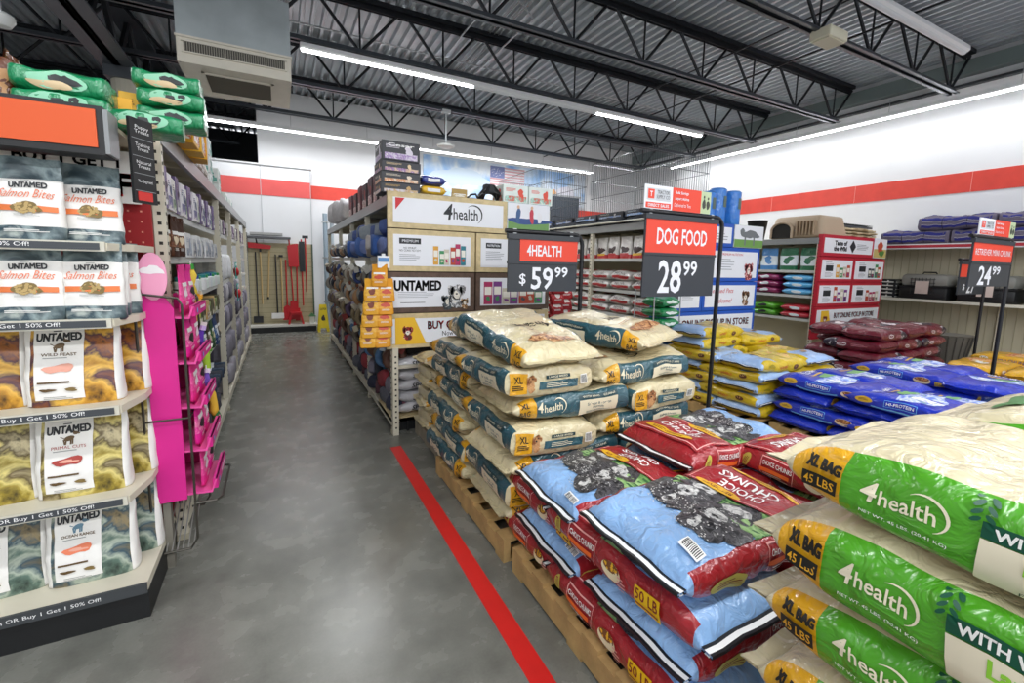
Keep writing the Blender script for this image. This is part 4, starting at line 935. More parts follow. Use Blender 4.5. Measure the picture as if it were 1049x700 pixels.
row(P(p_jar,(.045,.12,'#e8e9ea','#2c8a88'),(.045,.12,'#dfe6ea','#27479b'),(.045,.11,'#e5eee8','#3c9a56')),-.56,frange(3.55,5.25,.115),1.302,['white jar with teal lid','white jar with blue lid','white jar with green lid'],'jar','on the third inner shelf at left','white jars on the left run',seed=5)
row(P(p_pouch,(.12,.2,.05,'#8a5e3c','#5b3b24','#e6d6b8',None,7),),-.53,frange(3.02,3.5,.13),1.18,['brown treat packet'],'packet','hanging beside the jars at left','brown treat packets below the jars',rot=up_rot('x+'),seed=6)
row(P(p_box,(.12,.13,.14,'#5d5a3d','#c9c6a0','#2f3020',None,'boxed_product',9),(.12,.13,.15,'#caa66a','#6d3a2a','#e7dcc0',None,'boxed_product',10),(.12,.13,.12,'#8a9b5c','#e7e3c8','#3c4a2a',None,'boxed_product',11)),-.58,frange(3.2,5.2,.16),1.062,['olive carton','tan carton','sage carton'],'carton','on the fourth inner shelf at left','small cartons on the fourth shelf of the left run',seed=7)
row(P(p_pouch,(.16,.24,.06,'#3c6b3e','#26472b','#d9d3a8',None,3),(.16,.24,.06,'#4a6da0','#2a3f66','#dfe6ee',None,5),(.16,.22,.06,'#5c5145','#3b332b','#cfc2ae',None,9)),-.55,frange(3.5,5.2,.19),.905,['green toy packet','blue toy packet','taupe toy packet'],'packet','on the fifth inner shelf at left','toy packets on the fifth shelf of the left run',rot=up_rot('x+'),seed=8)
row(P(p_cushion,(.30,.12,.09,'#2f3440','#c8ccd4',3),(.30,.12,.09,'#39485c','#e1e3e6',4)),-.66,frange(3.2,5.25,.135),.475,['navy and white striped folded cloth','slate and white striped folded cloth'],'folded textile','on the low shelf at left','striped folded textiles low on the left run',seed=9)
row(P(p_cushion,(.30,.3,.15,'#5a3b32','#b9a58f',3),(.30,.3,.14,'#3d3a45','#8d8a96',5)),-.70,frange(3.2,5.2,.34),.21,['brown pet bed','charcoal pet bed'],'pet bed','on the left base deck','pet beds on the left base deck',seed=10)
# far bays: white rolls, bags, teal cards
row(P(p_cushion,(.34,.3,.28,'#dfe0e2','#c9cbd0',3),),-.70,frange(5.6,6.5,.42),1.45,['white bulky pet pillow'],'pet pillow','high in the second left bay','white pillows in the second bay',seed=11)
row(P(p_cushion,(.34,.36,.2,'#77747e','#4d4a58',6),(.34,.36,.2,'#a9a7ad','#6a6876',7)),-.70,frange(5.6,7.8,.4),1.17,['grey pet bed','pale grey pet bed'],'pet bed','at hip height, far left bays','grey pet beds in the far bays, middle',seed=12)
row(P(p_cushion,(.34,.36,.22,'#5b5767','#9c99a8',6),(.34,.36,.22,'#8a8694','#3d3a4c',8)),-.70,frange(5.55,9.4,.4),.90,['plum grey pet bed','lilac grey pet bed'],'pet bed','low middle shelf, far left bays','grey pet beds in the far bays, low middle',seed=13)
row(P(p_cushion,(.34,.36,.24,'#7d7a86','#54505f',2),),-.70,frange(5.55,9.4,.42),.56,['grey pet bed'],'pet bed','low shelf, far left bays','grey pet beds in the far bays, low',seed=14)
row(P(p_cushion,(.34,.36,.2,'#9b98a2','#6b6875',4),),-.70,frange(5.55,9.4,.42),.24,['ash grey pet bed'],'pet bed','base deck, far left bays','grey pet beds in the far bays, base',seed=15)
row(P(p_card,(.14,.2,'#1fa7a0','#e4f1ef','#c8272c','carded_toy',1),(.14,.2,'#27b0ae','#e4f1ef','#b3202b','carded_toy',2)),-.475,[6.62,6.68,6.74],1.30,['teal card with red toy'],'carded toy','hanging on the far left post, upper','teal cards with red toys, upper',seed=16)
row(P(p_card,(.14,.2,'#27a59c','#e4f1ef','#cc2a30','carded_toy',4),),-.475,[6.62,6.70,6.78],1.03,['teal card with red toy'],'carded toy','hanging on the far left post, lower','teal cards with red toys, lower',seed=17)
# plush toys behind the pink display
def plush(c1,c2,seed):
    pts=[(0,0,0),(.01,.02,-.1),(.0,-.01,-.2),(.02,.01,-.3),(.03,.0,-.36)]
    m=MB().tube(pts,[.015,.05,.042,.05,.012],mat(c1,.85,0,.4,60),9); o=m.build('plush_toy',smooth=True,angle=180)
    MB().tube([(0,0,.03),(0,0,-.02)],[.03,.035],mat(c2,.8),8).build('plush_head',o,smooth=True); MB().box(-.003,.003,-.03,.03,.0,.07,card('#e9e9e2')).build('hang_card',o); return o
for i,(c1,c2,x,y,z,l) in enumerate((('#e9cc4c','#3c9a3c',-.40,3.02,1.50,'yellow plush toy with green head hanging above the pink trays'),('#f0d966','#e9a52c',-.38,3.1,1.33,'pale yellow plush toy hanging beside the pink display'),('#5b35a8','#c9b3e8',-.36,3.0,1.16,'purple plush toy hanging by the pink trays'),('#a8cf3c','#5c9a2c',-.35,3.1,1.02,'lime green plush toy hanging by the pink trays'),('#7a55c0','#efe0f5',-.36,3.06,.90,'violet plush toy below the lime one'),('#e9b83c','#b86a2c',-.36,3.12,.80,'amber plush toy lowest beside the pink display'),('#2c7a3c','#1c4a28',-.38,3.22,.72,'dark green plush toy under the amber one'))):
    o=plush(c1,c2,i); place(o,(x-.03,y,z),(.25,.1,i*.7),(.5,)*3); tag(o,l,'plush toy')
# pink display
PINK=mat('#d81f8c',.45,var=.04,vscale=8); PINK2=mat('#e8509f',.45); PKL=mat('#f2a3c4',.45)
r=empty('pink_cardboard_display',(-.50,2.60,.36)); tag(r,'bright pink cardboard tray display in a dark wire rack on the left post','display')
prof=[(0,0),(.34,0),(.42,.03),(.36,.10),(.36,1.0),(.0,1.0)]
MB().prism([(-.06,0),(-.06,1.10),(-.04,1.11),(.055,.95),(.055,0)],'y',-.01,0,PINK).build('side_panel',r)
MB().prism([(-.06,0),(-.06,.98),(.0,1.0),(.055,.93),(.055,0)],'y',.40,.41,PINK).build('side_panel',r)
MB().box(-.062,-.055,0,.4,0,1.12,PINK).build('back_panel',r)
m=MB()
hd=[(.02+.11*math.cos(R_(a))*.95,.16*math.sin(R_(a))) for a in range(0,181,15)]
MB().prism([(-.015+.055*math.cos(R_(a)),1.10+.11*math.sin(R_(a))) for a in range(0,360,20)],'y',-.014,-.008,PKL).build('header_card',r)
q=MB(); q.deco(text('minnie',.04,.16,.02) if 0 else blob(.07,.05,3,14,.4),(-.015,-.0145,1.13),(1,0,0),(0,0,1),mat('#f4f0f2',.5),.001); q.build('header_print',r)
for k in range(5):
    z=.02+k*.222
    t=MB(); xo=.16-k*.012
    t.prism([(-.055,z),(xo,z-.01),(xo+.02,z+.05),(xo+.012,z+.05),(xo-.005,z+.0),(-.055,z+.01)],'y',0,.4,PINK2)
    t.box(xo-.0,xo+.022,.02,.38,z+.0,z+.05,PINK); t.deco(rect(.16,.014),(xo+.022,.25,z+.03),(0,1,0),(0,0,1),mat('#f4e4ee',.5),.002); t.deco(ell(.03,.026),(xo+.022,.08,z+.025),(0,1,0),(0,0,1),mat('#7fc3e8',.5),.002)
    t.build('tray',r)
m=MB(); WR=mat('#4a4740',.4,.5)
for y in (-.03,.43): m.tube([(-.085,y,-.25),(-.085,y,1.0),(-.06,y,1.02),(.075,y,1.0),(.09,y,.97),(.09,y,-.2),(.06,y,-.25),(-.085,y,-.25)],.006,WR,6)
for z in (.42,): m.tube([(-.085,-.03,z),(.09,-.03,z),(.09,.43,z)],.005,WR,6)
m.tube([(.09,-.03,-.02),(.18,-.03,-.02),(.2,.0,-.02),(.2,.4,-.02),(.09,.43,-.02)],.006,WR,6)
for i in range(8): m.tube([(-.085+i*.022,-.03,-.25),(-.085+i*.022,.43,-.04)],.003,mat('#a9a9a6',.4,.5),5)
m.build('wire_rack',r)
PKK=P(p_pouch,(.16,.2,.03,'#ef6aa9','#e0308a','#f6e9ef',None,3),(.16,.2,.03,'#f08cb8','#d81f8c','#2a2226',None,8))
for k in range(5):
    for j in range(2):
        o=use(PKK,k+j,(-.50+.115-k*.01,2.71+j*.19,.36+.145+k*.222),0); o.rotation_euler=up_rot('x+'); tag(o,f'pink toy packet in the {["lowest","second lowest","middle","second highest","highest"][k]} pink tray, {"near" if j==0 else "far"} side','toy packet','pink toy packets in the pink display')
# ================================================================ BACK PEGBOARD BAY
r=empty('tool_display',(0,0,0)); tag(r,'beige slatted tool wall with black base at the end of the aisle','display')
MB().box(-.56,.66,11.0,11.09,.16,1.9,mat('#bdb392',.6)).build('slat_panel',r); m=MB()
for i in range(17): m.box(-.56,.66,10.996,11.0,.2+i*.1,.206+i*.1,mat('#8f8768',.6))
m.build('slat_grooves',r)
MB().box(-.58,.70,10.7,11.09,0,.12,BLK).build('kick_plate',r); MB().box(-.6,.72,10.68,11.09,.12,.16,mat('#dcdad2',.4)).build('base_shelf',r)
MB().box(-.60,-.56,10.98,11.1,0,2.1,mat('#8e8f88',.5)).build('side_post',r); MB().box(.66,.69,10.98,11.1,0,1.9,mat('#4c5a4a',.5)).build('side_post',r)
MB().box(-.56,.25,10.7,11.08,1.98,2.02,mat('#5a5c60',.4,.4)).box(-.5,.1,10.75,11.05,2.05,2.1,mat('#a9a9a8',.4)).build('top_tray',r)
WD=mat('#cdb07a',.5);BK=mat('#24262a',.5);RD=mat('#c3202a',.4)
def tool(label,x,z0,z1,hc,head,cat='garden tool',lean=0):
    r=empty('long_handled_tool',(x,10.93,z0)); tag(r,label,cat)
    MB().tube([(0,0,0),(lean,0,z1-z0)],.014,hc,8).build('handle',r); h=MB(); head(h,z1-z0,lean); h.build('tool_head',r,smooth=True)
tool('black handled broom hanging at the left of the tool wall',-.42,.32,1.7,BK,lambda h,z,l:h.box(-.09,.09,-.02,.03,-.12,.02,BK))
tool('pale wooden rake handle beside the black broom',-.33,.6,1.72,WD,lambda h,z,l:h.lathe([(.02,-.02),(.02,.06)],(0,0,z),BK,10))
tool('short wooden handle leaning under the red snow pusher',-.22,.75,1.74,WD,lambda h,z,l:h.lathe([(.018,-.05),(.018,.0)],(0,0,0),BK,10),lean=.06)
tool('dark steel handled brush with white bristle head',-.05,.4,1.66,BK,lambda h,z,l:h.box(-.12,.12,-.03,.03,-.12,.0,mat('#ececea',.6)))
tool('wooden handled hoe right of the white brush',.05,.35,1.6,WD,lambda h,z,l:h.box(-.04,.04,-.02,.02,z,z+.05,BK))
tool('red handled shovel at the centre of the tool wall',.14,.3,1.55,RD,lambda h,z,l:h.prism([(-.09,-.06),(.09,-.06),(.07,.22),(0,.28),(-.07,.22)],'y',-.012,.012,RD))
tool('red handled scoop with tall red blade',.27,.35,2.0,RD,lambda h,z,l:h.prism([(-.08,-.1),(.08,-.1),(.07,.3),(-.07,.3)],'y',-.02,.02,RD).prism([(-.07,z-.6),(.05,z-.6),(.07,z-.1),(-.09,z-.15)],'y',-.025,.0,RD),lean=-.05)
tool('red handled fork next to the red scoop',.34,.3,1.9,RD,lambda h,z,l:h.box(-.05,.05,-.015,.015,-.08,.2,RD).prism([(-.05,z-.5),(.06,z-.5),(.05,z),(-.05,z-.05)],'y',-.02,.0,RD),lean=.02)
tool('red handled tool with black head upright',.46,.55,2.0,RD,lambda h,z,l:h.box(-.05,.06,-.03,.0,z-.7,z-.05,BK))
tool('thin red handled squeegee at the right of the tool wall',.54,.85,2.08,RD,lambda h,z,l:h.box(-.06,.06,-.02,.02,z-.06,z,BK))
r=empty('snow_pusher',(-.38,10.9,1.78)); tag(r,'red snow pusher blade hanging along the top left of the tool wall','snow pusher')
MB().prism([(-.16,0),(.24,-.02),(.26,.06),(-.17,.12)],'y',-.04,0,RD).build('blade',r); MB().tube([(0,0,.05),(-.02,.02,.2)],.014,BK).build('socket',r)
r=empty('red_stool',(.3,10.83,.16)); tag(r,'small red plastic step standing on the base of the tool wall','step stool')
MB().prism([(-.16,0),(-.12,0),(-.08,.2),(.08,.2),(.12,0),(.16,0),(.11,.24),(-.11,.24)],'y',-.08,.08,RD).build('step_body',r); MB().box(-.11,.11,-.09,.09,.24,.26,RD).build('step_top',r)
r=empty('white_lantern_box',(.62,10.8,.16)); tag(r,'small white and green box at the right end of the tool wall base','box'); MB().box(-.05,.05,-.05,.05,0,.16,mat('#e8ebe6',.5)).build('box_body',r); MB().prism([(-.08,.16),(.08,.16),(.0,.24)],'y',-.06,.06,mat('#5f9a6c',.5)).build('box_lid',r)
# wet floor sign
r=empty('wet_floor_sign',(.83,10.62,0)); tag(r,'yellow folding wet floor sign beside the tool wall','floor sign'); YL=mat('#ecd21a',.45)
for s_,nm in ((-1,'front_leaf'),(1,'back_leaf')):
    m=MB().prism([(-.12,0),(-.07,0),(-.06,.08),(.06,.08),(.07,0),(.12,0),(.07,.6),(-.07,.6)],'y',-.008,.008,YL)
    if s_<0: m.deco(text('CAUTION',.05,.12,.02),(0,-.008,.5),(1,0,0),(0,0,1),BK); m.deco(blob(.06,.16,3,14,.4),(0,-.008,.3),(1,0,0),(0,0,1),BK)
    o=m.build(nm,r); o.rotation_euler[0]=s_*-.0-s_*-.16*-1 if 0 else -s_*(-.17); o.location=(0,s_*.11,0)
r=empty('downpipe',(.97,11.1,0)); tag(r,'grey steel pipe rising against the back wall by the wet floor sign','pipe')
MB().tube([(0,0,0),(0,0,2.6)],.05,mat('#9fb0be',.35,.3),12).tube([(.14,0,0),(.14,0,2.6)],.04,mat('#b5c0c8',.35,.3),12).build('pipe_shaft',r)
for z in (.6,1.6,2.4): MB().box(-.07,.2,-.06,.06,z,z+.03,GALV).build('pipe_clamp',r)
# ================================================================ CENTRE GONDOLA (aisle side)
def printcol(h): return mat(h,.42,var=.02,vscale=5)
INK=mat('#22252b',.5); INKG=mat('#8c9097',.5); REDI=mat('#c9232b',.5); PW=printcol('#e6e8ee')
def panel(parent,x0,x1,z0,z1,y,fc,fw=.045,body=None,depth=.03):
    q=MB().box(x0,x1,y-depth,y,z0,z1,fc).build('sign_board',parent)
    m=MB().box(x0+fw,x1-fw,y-depth-.004,y-depth,z0+fw,z1-fw,body or PW); m.build('sign_face',q); return q,(x0+x1)/2,(z0+z1)/2,y-depth-.004
def ink(q,items,cx,cz,y,name='sign_print'):
    m=MB()
    for k,(sh,dx,dz,mm) in enumerate(items): m.deco(shift(sh,dx,dz),(cx,y,cz),(1,0,0),(0,0,1),mm,.0012+.0004*k)
    return m.build(name,q)
def packs(n,w,h,seed):
    r=random.Random(seed); cols=['#3f8f5a','#2d7c8c','#b9472c','#7a3d86','#3a5fa8','#d9a03a','#41484f','#c9c3b0','#b03060']; out=[]
    for i in range(n):
        x=-w/2+(i+.5)*w/n+r.uniform(-.01,.01); hh=h*r.uniform(.6,1); ww=w/n*.95
        out+=[(rect(ww,hh),x,-h/2+hh/2,mat(r.choice(cols),.5)),(rect(ww*.8,hh*.35),x,-h/2+hh*.6,mat('#e9e6dc',.5)),(blob(ww*.5,hh*.2,seed+i,12,.3),x,-h/2+hh*.25,mat(r.choice(cols),.5))]
    return out
def doghead(s,c,seed=1): 
    return [(join(blob(.5*s,.5*s,seed,20,.12),shift(blob(.2*s,.4*s,seed+1,16,.2),-.22*s,.08*s),shift(blob(.2*s,.4*s,seed+2,16,.2),.22*s,.08*s),shift(blob(.5*s,.45*s,seed+4,16,.2),0,-.35*s)),0,0,mott([c,'#2a2624',c,'#efe9df'],30,.5)),(shift(blob(.22*s,.3*s,seed+3,14,.2),0,-.1*s),0,0,mat('#e8e2d6',.5)),(join(shift(ell(.09*s,.06*s,8),0,-.06*s),shift(ell(.05*s,.05*s,8),-.1*s,.06*s),shift(ell(.05*s,.05*s,8),.1*s,.06*s)),0,0,INK)]
def moved(items,dx,dz): return [(sh,a+dx,b+dz,mm) for sh,a,b,mm in items]
run('cream perforated-post shelving run on the right side of the aisle',.86,1.6,3.98,9.4,2.13,-1,[(.62,.3),(1.12,.3),(1.60,.5)],[3.98,5.2,6.35,7.6,9.35],.7)
r=empty('endcap_display',(0,0,0)); tag(r,'cream framed endcap with stacked advertising boards facing the camera','sign display')
YE=3.955
post(r,.885,3.93,.80,facey=-1); MB().box(.86,2.44,3.98,4.6,.10,.14,WOODL).build('base_shelf',r); MB().box(.9,2.44,4.02,4.5,0,.1,BLK).build('kick_plate',r); MB().box(.91,2.44,4.25,4.27,.14,.8,mat('#35322c',.7)).build('back_panel',r)
MB().box(.84,2.45,3.955,3.99,.78,2.15,mat('#4b3b2c',.6)).build('backing_board',r); post(r,2.42,3.95,2.1,facey=-1)
q,cx,cz,y=panel(r,.835,1.965,1.845,2.145,YE,WOODL)
it=[(text('4',.14,.085,.02,shear=.15),-.03,.015,INK),(text('health',.10,.24,.012),.14,0,INK),(arc(.085,-60,130,.014),.215,0.0,INK),(poly([(-.5,.10),(-.5,-.0),(-.42,.10)]),0,0,REDI)]
ink(q,it,cx,cz,y)
q,cx,cz,y=panel(r,1.965,2.44,1.845,2.145,YE,mott(['#5f88b0','#a9c0d4','#6f9a8a','#dfe6ea'],9,.5),.004)
ink(q,[(shift(rect(.46,.12),0,-.08),0,0,mat('#6f9a58',.5)),(blob(.4,.07,4,18,.3),0,-.02,mat('#34508a',.5)),(blob(.05,.15,2,14,.2),-.12,.03,mat('#3d5f8c',.5)),(blob(.05,.14,5,14,.2),.03,.03,mat('#c63f4f',.5)),(blob(.05,.12,7,14,.2),.12,.02,mat('#e6e6ea',.5)),(join(ell(.03,.035),shift(ell(.03,.035),.15,0)),-.12,.11,mat('#d9b08f',.5))],cx,cz,y)
q,cx,cz,y=panel(r,.835,1.635,1.475,1.835,YE,WOODL)
ink(q,[(rect(.19,.05),-.21,.08,INK),(text('PREMIUM',.022,.14,.02),-.21,.08,PW),(text('NO WHEAT.\nNO CORN. NO SOY.',.04,.19,.02),-.21,.01,INK),(lines(.19,.06,4,.3),-.21,-.06,INKG)]+moved(packs(6,.3,.2,3),.15,-.02),cx,cz,y)
q,cx,cz,y=panel(r,1.65,2.44,1.475,1.835,YE,WOODL)
ink(q,[(rect(.16,.05),-.22,.07,INK),(text('NUTRITION',.022,.13,.02),-.22,.07,PW),(lines(.2,.1,6,.3),-.2,-.03,INKG)]+moved(packs(4,.25,.2,9),.15,0),cx,cz,y)
q,cx,cz,y=panel(r,.815,1.635,1.11,1.465,YE,WOODD)
ink(q,[(heavy('UNTAMED',.085,.42,.05),-.13,.06,INK),(lines(.34,.06,4,.25),-.14,-.02,INKG),(lines(.3,.012,1,.4),-.14,-.09,INK)]+moved(doghead(.17,'#54616a',3),.14,-.07)+moved(doghead(.26,'#d9dade',6),.23,0)+moved(doghead(.12,'#b98a55',8),.31,-.09),cx,cz,y)
q,cx,cz,y=panel(r,1.65,2.46,1.11,1.465,YE,WOODD)
ink(q,packs(7,.66,.24,5),cx,cz,y)
q,cx,cz,y=panel(r,.815,2.46,.79,1.10,YE,WOODL)
ink(q,[(poly([(-.75,-.12),(-.47,-.12),(-.58,.12),(-.75,.12)]),0,0,mat('#e9b92d',.5)),(heavy('BUY ONLINE PICKUP IN STORE',.07,1.15,.04),.12,.045,REDI),(text('Now Available at the store',.045,.6,.01),-.02,-.035,INK),(lines(.7,.03,1,.25),0,-.1,INKG)]+moved(doghead(.15,'#b3231f',5),-.64,.0),cx,cz,y)
# bags rolled at endcap base
WR=dict(w=plastic('#c9c8cc'),k=mat('#2b2b31',.5),g=mat('#8f8f96',.5))
def litterbag(seed):
    pr=[('near',0,0,0,text('SPORTS',.04,.24,.02,shear=.2),'k'),('near',.0,-.03,0,lines(.2,.012,1,.4),'g'),('far',0,0,0,text('SPORTS',.04,.24,.02,shear=.2),'k')]
    return bag('food_bag',.5,.36,.115,WR,reg(all=[(2,'w')]),pr,n=2.7,wr=.012,seed=seed,seam=.02,NU=16,NA=20)
LB=protos(litterbag,2)
for i in range(5):
    for j in range(2):
        o=use(LB,i,(1.18+j*.55,4.20-.0,.14+.055+i*.105),.05*(i%2)); tag(o,f'pale grey food bag under the endcap boards, {ORDW[i]} from the bottom, '+('by the post' if j==0 else 'inner pile'),'food bag','pale grey bags under the centre endcap')
# aisle side content of centre gondola
W2='right of the aisle'
row(P(p_cushion,(.4,.3,.16,'#6f7fb3','#d8dbe6',3),(.42,.3,.17,'#3d63a8','#b9c6e0',4),(.4,.3,.16,'#b9b4b0','#6f8ab8',5)),1.03,frange(4.2,6.2,.26),1.70,['light blue bedding bundle','blue bedding bundle','grey bedding bundle'],'bedding bundle','on upper shelf '+W2,'blue bedding bundles',rot=(0,0,0),seed=30,jr=.5,js=.1,jt=.3)
row(P(p_cushion,(.36,.26,.14,'#4b5d92','#9db2dd',6),(.36,.26,.14,'#8f979f','#dfe2e6',7)),1.03,frange(4.25,6.2,.27),1.86,['folded denim blue bedding','folded silver bedding'],'bedding bundle','above the blue bundles '+W2,'upper bedding bundles',seed=31,jr=.6,js=.12,jt=.3)
row(P(p_coil,(.085,.02,'#8e8f93','#dcdcd8'),(.085,.02,'#a08066','#efece2'),(.085,.02,'#3e4452','#b9bcc4')),.90,frange(6.5,9.2,.21),1.72,['grey coiled lead','brown coiled lead','slate coiled lead'],'lead','on upper hooks '+W2,'coiled leads on the upper hooks',rot=(0,0,H),seed=32,jr=.8,jz=.035,js=.22,jx=.035,jt=.6)
row(P(p_coil,(.10,.026,'#8f7a66','#e9e4d8'),(.10,.026,'#3c4f86','#d8d6ce'),(.10,.026,'#c9c2b4','#e8e6de'),(.10,.028,'#74706a','#e1dfd6'),(.10,.03,'#4c3a36','#c9c0ae')),.90,frange(4.55,9.2,.19),1.38,['taupe coiled collar bundle','blue coiled collar bundle','cream coiled collar bundle','grey coiled collar bundle','dark brown coiled collar bundle'],'collar','on second hooks '+W2,'coiled collars on the second hooks',rot=(0,0,H),seed=33,jr=.8,jz=.035,js=.22,jx=.035,jt=.6)
row(P(p_coil,(.10,.026,'#b0855c','#e9e4d8'),(.10,.032,'#2c2f3a','#9a5a3c'),(.10,.03,'#96928a','#c9c0ae')),.895,frange(4.55,9.2,.2),1.14,['tan coiled collar bundle','black coiled collar bundle','stone coiled collar bundle'],'collar','on third hooks '+W2,'coiled collars on the third hooks',rot=(0,0,H),seed=34,jr=.8,jz=.035,js=.22,jx=.035,jt=.6)
row(P(p_coil,(.11,.028,'#8a7a5c','#e9dfc8'),(.11,.032,'#5b4a66','#c9bfd4'),(.10,.03,'#7a6a5a','#d5cdb9')),.90,frange(4.3,9.2,.21),.88,['umber coiled harness','mauve coiled harness','fawn coiled harness'],'harness','on fourth hooks '+W2,'coiled harnesses',rot=(0,0,H),seed=35,jr=.8,jz=.035,js=.22,jx=.035,jt=.6)
row(P(p_coil,(.11,.036,'#5e3f33','#8e2f2a'),(.11,.03,'#4f77a0','#d0dfea'),(.11,.036,'#6e6457','#cfc2a5')),.905,frange(4.15,9.2,.22),.64,['russet coiled rope toy','indigo coiled rope toy','khaki coiled rope toy'],'rope toy','on fifth hooks '+W2,'coiled rope toys',rot=(0,0,H),seed=36,jr=.8,jz=.035,js=.22,jx=.035,jt=.6)
row(P(p_cushion,(.2,.26,.15,'#3a3f55','#8a5a68',3),(.2,.26,.15,'#70727f','#b7b6c2',4),(.22,.26,.14,'#54343c','#a29aa8',5)),1.0,frange(4.2,9.1,.29),.22,['navy and mauve bundle','grey bundle','wine coloured bundle'],'bundle','on base deck '+W2,'bundles on the base deck',seed=37,jr=.5,jz=.0,js=.1,jt=.3)
row(P(p_cushion,(.2,.26,.15,'#8f8a98','#5d6072',6),(.2,.26,.15,'#a8434c','#dcdce0',7),(.2,.26,.14,'#2e3340','#4d7f9f',9)),1.0,frange(4.25,9.1,.29),.38,['lilac grey bundle','red and white bundle','black and teal bundle'],'bundle','second tier '+W2,'second tier bundles',seed=38,jr=.5,js=.12,jt=.4)
# yellow clip strip
YC2=P(p_pouch,(.13,.17,.03,'#e5ac36','#d79322','#c2452c',None,3),(.13,.17,.03,'#eab944','#dca02a','#7b3a2a',None,6))
k=0
for i,z in enumerate((1.43,1.31,1.20,1.10,1.01,.93)):
    for j in range(2 if i else 1):
        o=use(YC2,k,(.70+j*.11+(.05 if i==0 else 0)-.012*i,3.87-.012*i-j*.02,z),0); k+=1
        o.rotation_euler=(Matrix.Rotation(-.3+.3*j,3,'Z')@Matrix.Rotation(-.35,3,'X')@up_rot('y-').to_matrix()).to_euler()
        tag(o,f'yellow treat packet on the hanging strip, {ORDW[i]} from the top'+(', single' if i==0 else (', left' if j==0 else ', right')),'treat packet','yellow treat packets on the hanging strip')
r=empty('clip_strip',(.79,3.9,0)); tag(r,'clear hanging strip with blue tag holding the yellow treat packets','clip strip'); MB().box(-.015,.015,-.004,.004,.85,1.62,mat('#d9dcde',.2)).build('strip',r)
m=MB(); m.box(-.05,.05,-.012,-.006,1.5,1.6,mat('#e9ecf1',.4)); m.box(-.045,.045,-.014,-.012,1.55,1.585,mat('#5d8fc4',.4)); m.build('strip_header',r)
# top boxes
def carton(label,x,y,z,w,d,h,c1,c2,c3,txt=None,rz=0,grp=None,name='carton',cat='carton',seed=0):
    o=p_box(w,d,h,c1,c2,c3,txt,name,seed); place(o,(x,y,z),(0,0,rz)); tag(o,label,cat,grp); return o
zt=2.152
for i,(h,c2,c3) in enumerate(((.085,'#d5cfd8','#caa66a'),(.09,'#d98a4a','#e6d9c5'),(.09,'#8f5aa8','#e2c9a0'))):
    carton('dark grey carton in the carton tower, '+['bottom','second','third'][i]+' one',.985,4.2,zt,.34,.30,h,'#3a3c42',c2,c3,'CESAR' if 0 else None,rz=.03*(i-1),grp='carton tower on the centre shelving',seed=i); zt+=h+.002
carton('larger dark and violet carton topping the tower on the centre shelving',.985,4.2,zt,.33,.30,.165,'#34363c','#9a78b8','#dcd6e2','Cesar',grp='carton tower on the centre shelving',seed=7)
for i,(y,h,c) in enumerate(((4.75,.30,'#3c2c33'),(5.05,.3,'#4a3038'),(5.4,.28,'#2f2a30'),(5.75,.3,'#6a3b40'),(6.1,.26,'#332a2e'),(6.5,.28,'#51323a'))):
    carton('dark maroon carton atop the right aisle shelving, '+ORDW[i]+' behind the tower',1.02,y,2.132,.26,.24,h,c,'#d6c9c4','#8c3b3a',None,rz=.03*(i%3-1),grp='dark cartons on the right aisle shelving',seed=i)
for i,(y,s_) in enumerate(((7.0,1),(7.5,1.1),(8.0,1.15))):
    o=p_cushion(.42*s_,.34*s_,.3*s_,'#b9b6b8','#8d8a90',i); place(o,(1.05,y,2.132+.15*s_),(.1,.0,.3*i)); tag(o,'pale grey wrapped pet bed atop the right aisle shelving, '+ORDW[i]+' from near end','pet bed','grey wrapped beds on the right aisle shelving')
BYC=dict(b=plastic('#26398c'),y=plastic('#e3b52e'),w=mat('#e5e5e5',.4))
o=bag('food_bag',.22,.2,.09,BYC,reg(all=[(2,'y')]),[('near',0,0,0,rect(.12,.03),'w')],n=3,wr=.01,seed=3,seam=.01,NU=12,NA=16); place(o,(1.27,4.12,2.2),(0,0,0)); tag(o,'yellow bag lying on the centre endcap top beneath a blue one','food bag')
o=bag('food_bag',.22,.2,.09,BYC,reg(all=[(2,'b')]),[('near',0,0,0,rect(.12,.03),'w')],n=3,wr=.01,seed=5,seam=.01,NU=12,NA=16); place(o,(1.27,4.12,2.29),(0,0,.03)); tag(o,'blue bag on top of the yellow one beside the carton tower','food bag')
for i in range(2):
    for k in range(1): carton(f'white and mint carton on the centre endcap top, {"left" if i==0 else "right"} one',2.09+.285*i,4.12,2.152,.275,.25,.17,'#dfe9e4','#8fd0c0','#e0523c',None,grp='white and mint pair on the centre endcap',seed=i+2)
# black harness
r=empty('dog_harness',(1.86,4.1,2.17)); tag(r,'black strapped harness lying beside the white and mint cartons','harness'); m=MB()
for a,b in ((.10,.10),(.08,.13),(.12,.07)): m.tube([(a*math.cos(t*.63)-.0,.05*math.sin(t*.63*2),b*abs(math.sin(t*.63))+.01*t/10) for t in range(11)],.014,BLK,7)
m.build('straps',r,smooth=True); MB().box(-.07,.05,-.04,.04,.06,.15,mat('#2b2d31',.7),b=.02).build('chest_pad',r)
r=empty('black_strap',(1.68,4.1,2.155)); tag(r,'small curled black strap left of the black harness','strap'); MB().tube([(-.06,0,.01),(-.02,0,.05),(.03,0,.06),(.06,0,.01)],.01,BLK,7).build('strap',r)
o=p_pouch(.16,.08,.05,'#cdb98a','#b79a60','#efe9d8',None,3); place(o,(1.55,4.12,2.19),tuple(up_rot('y-'))); tag(o,'small tan packet lying at the middle of the centre endcap top','packet')
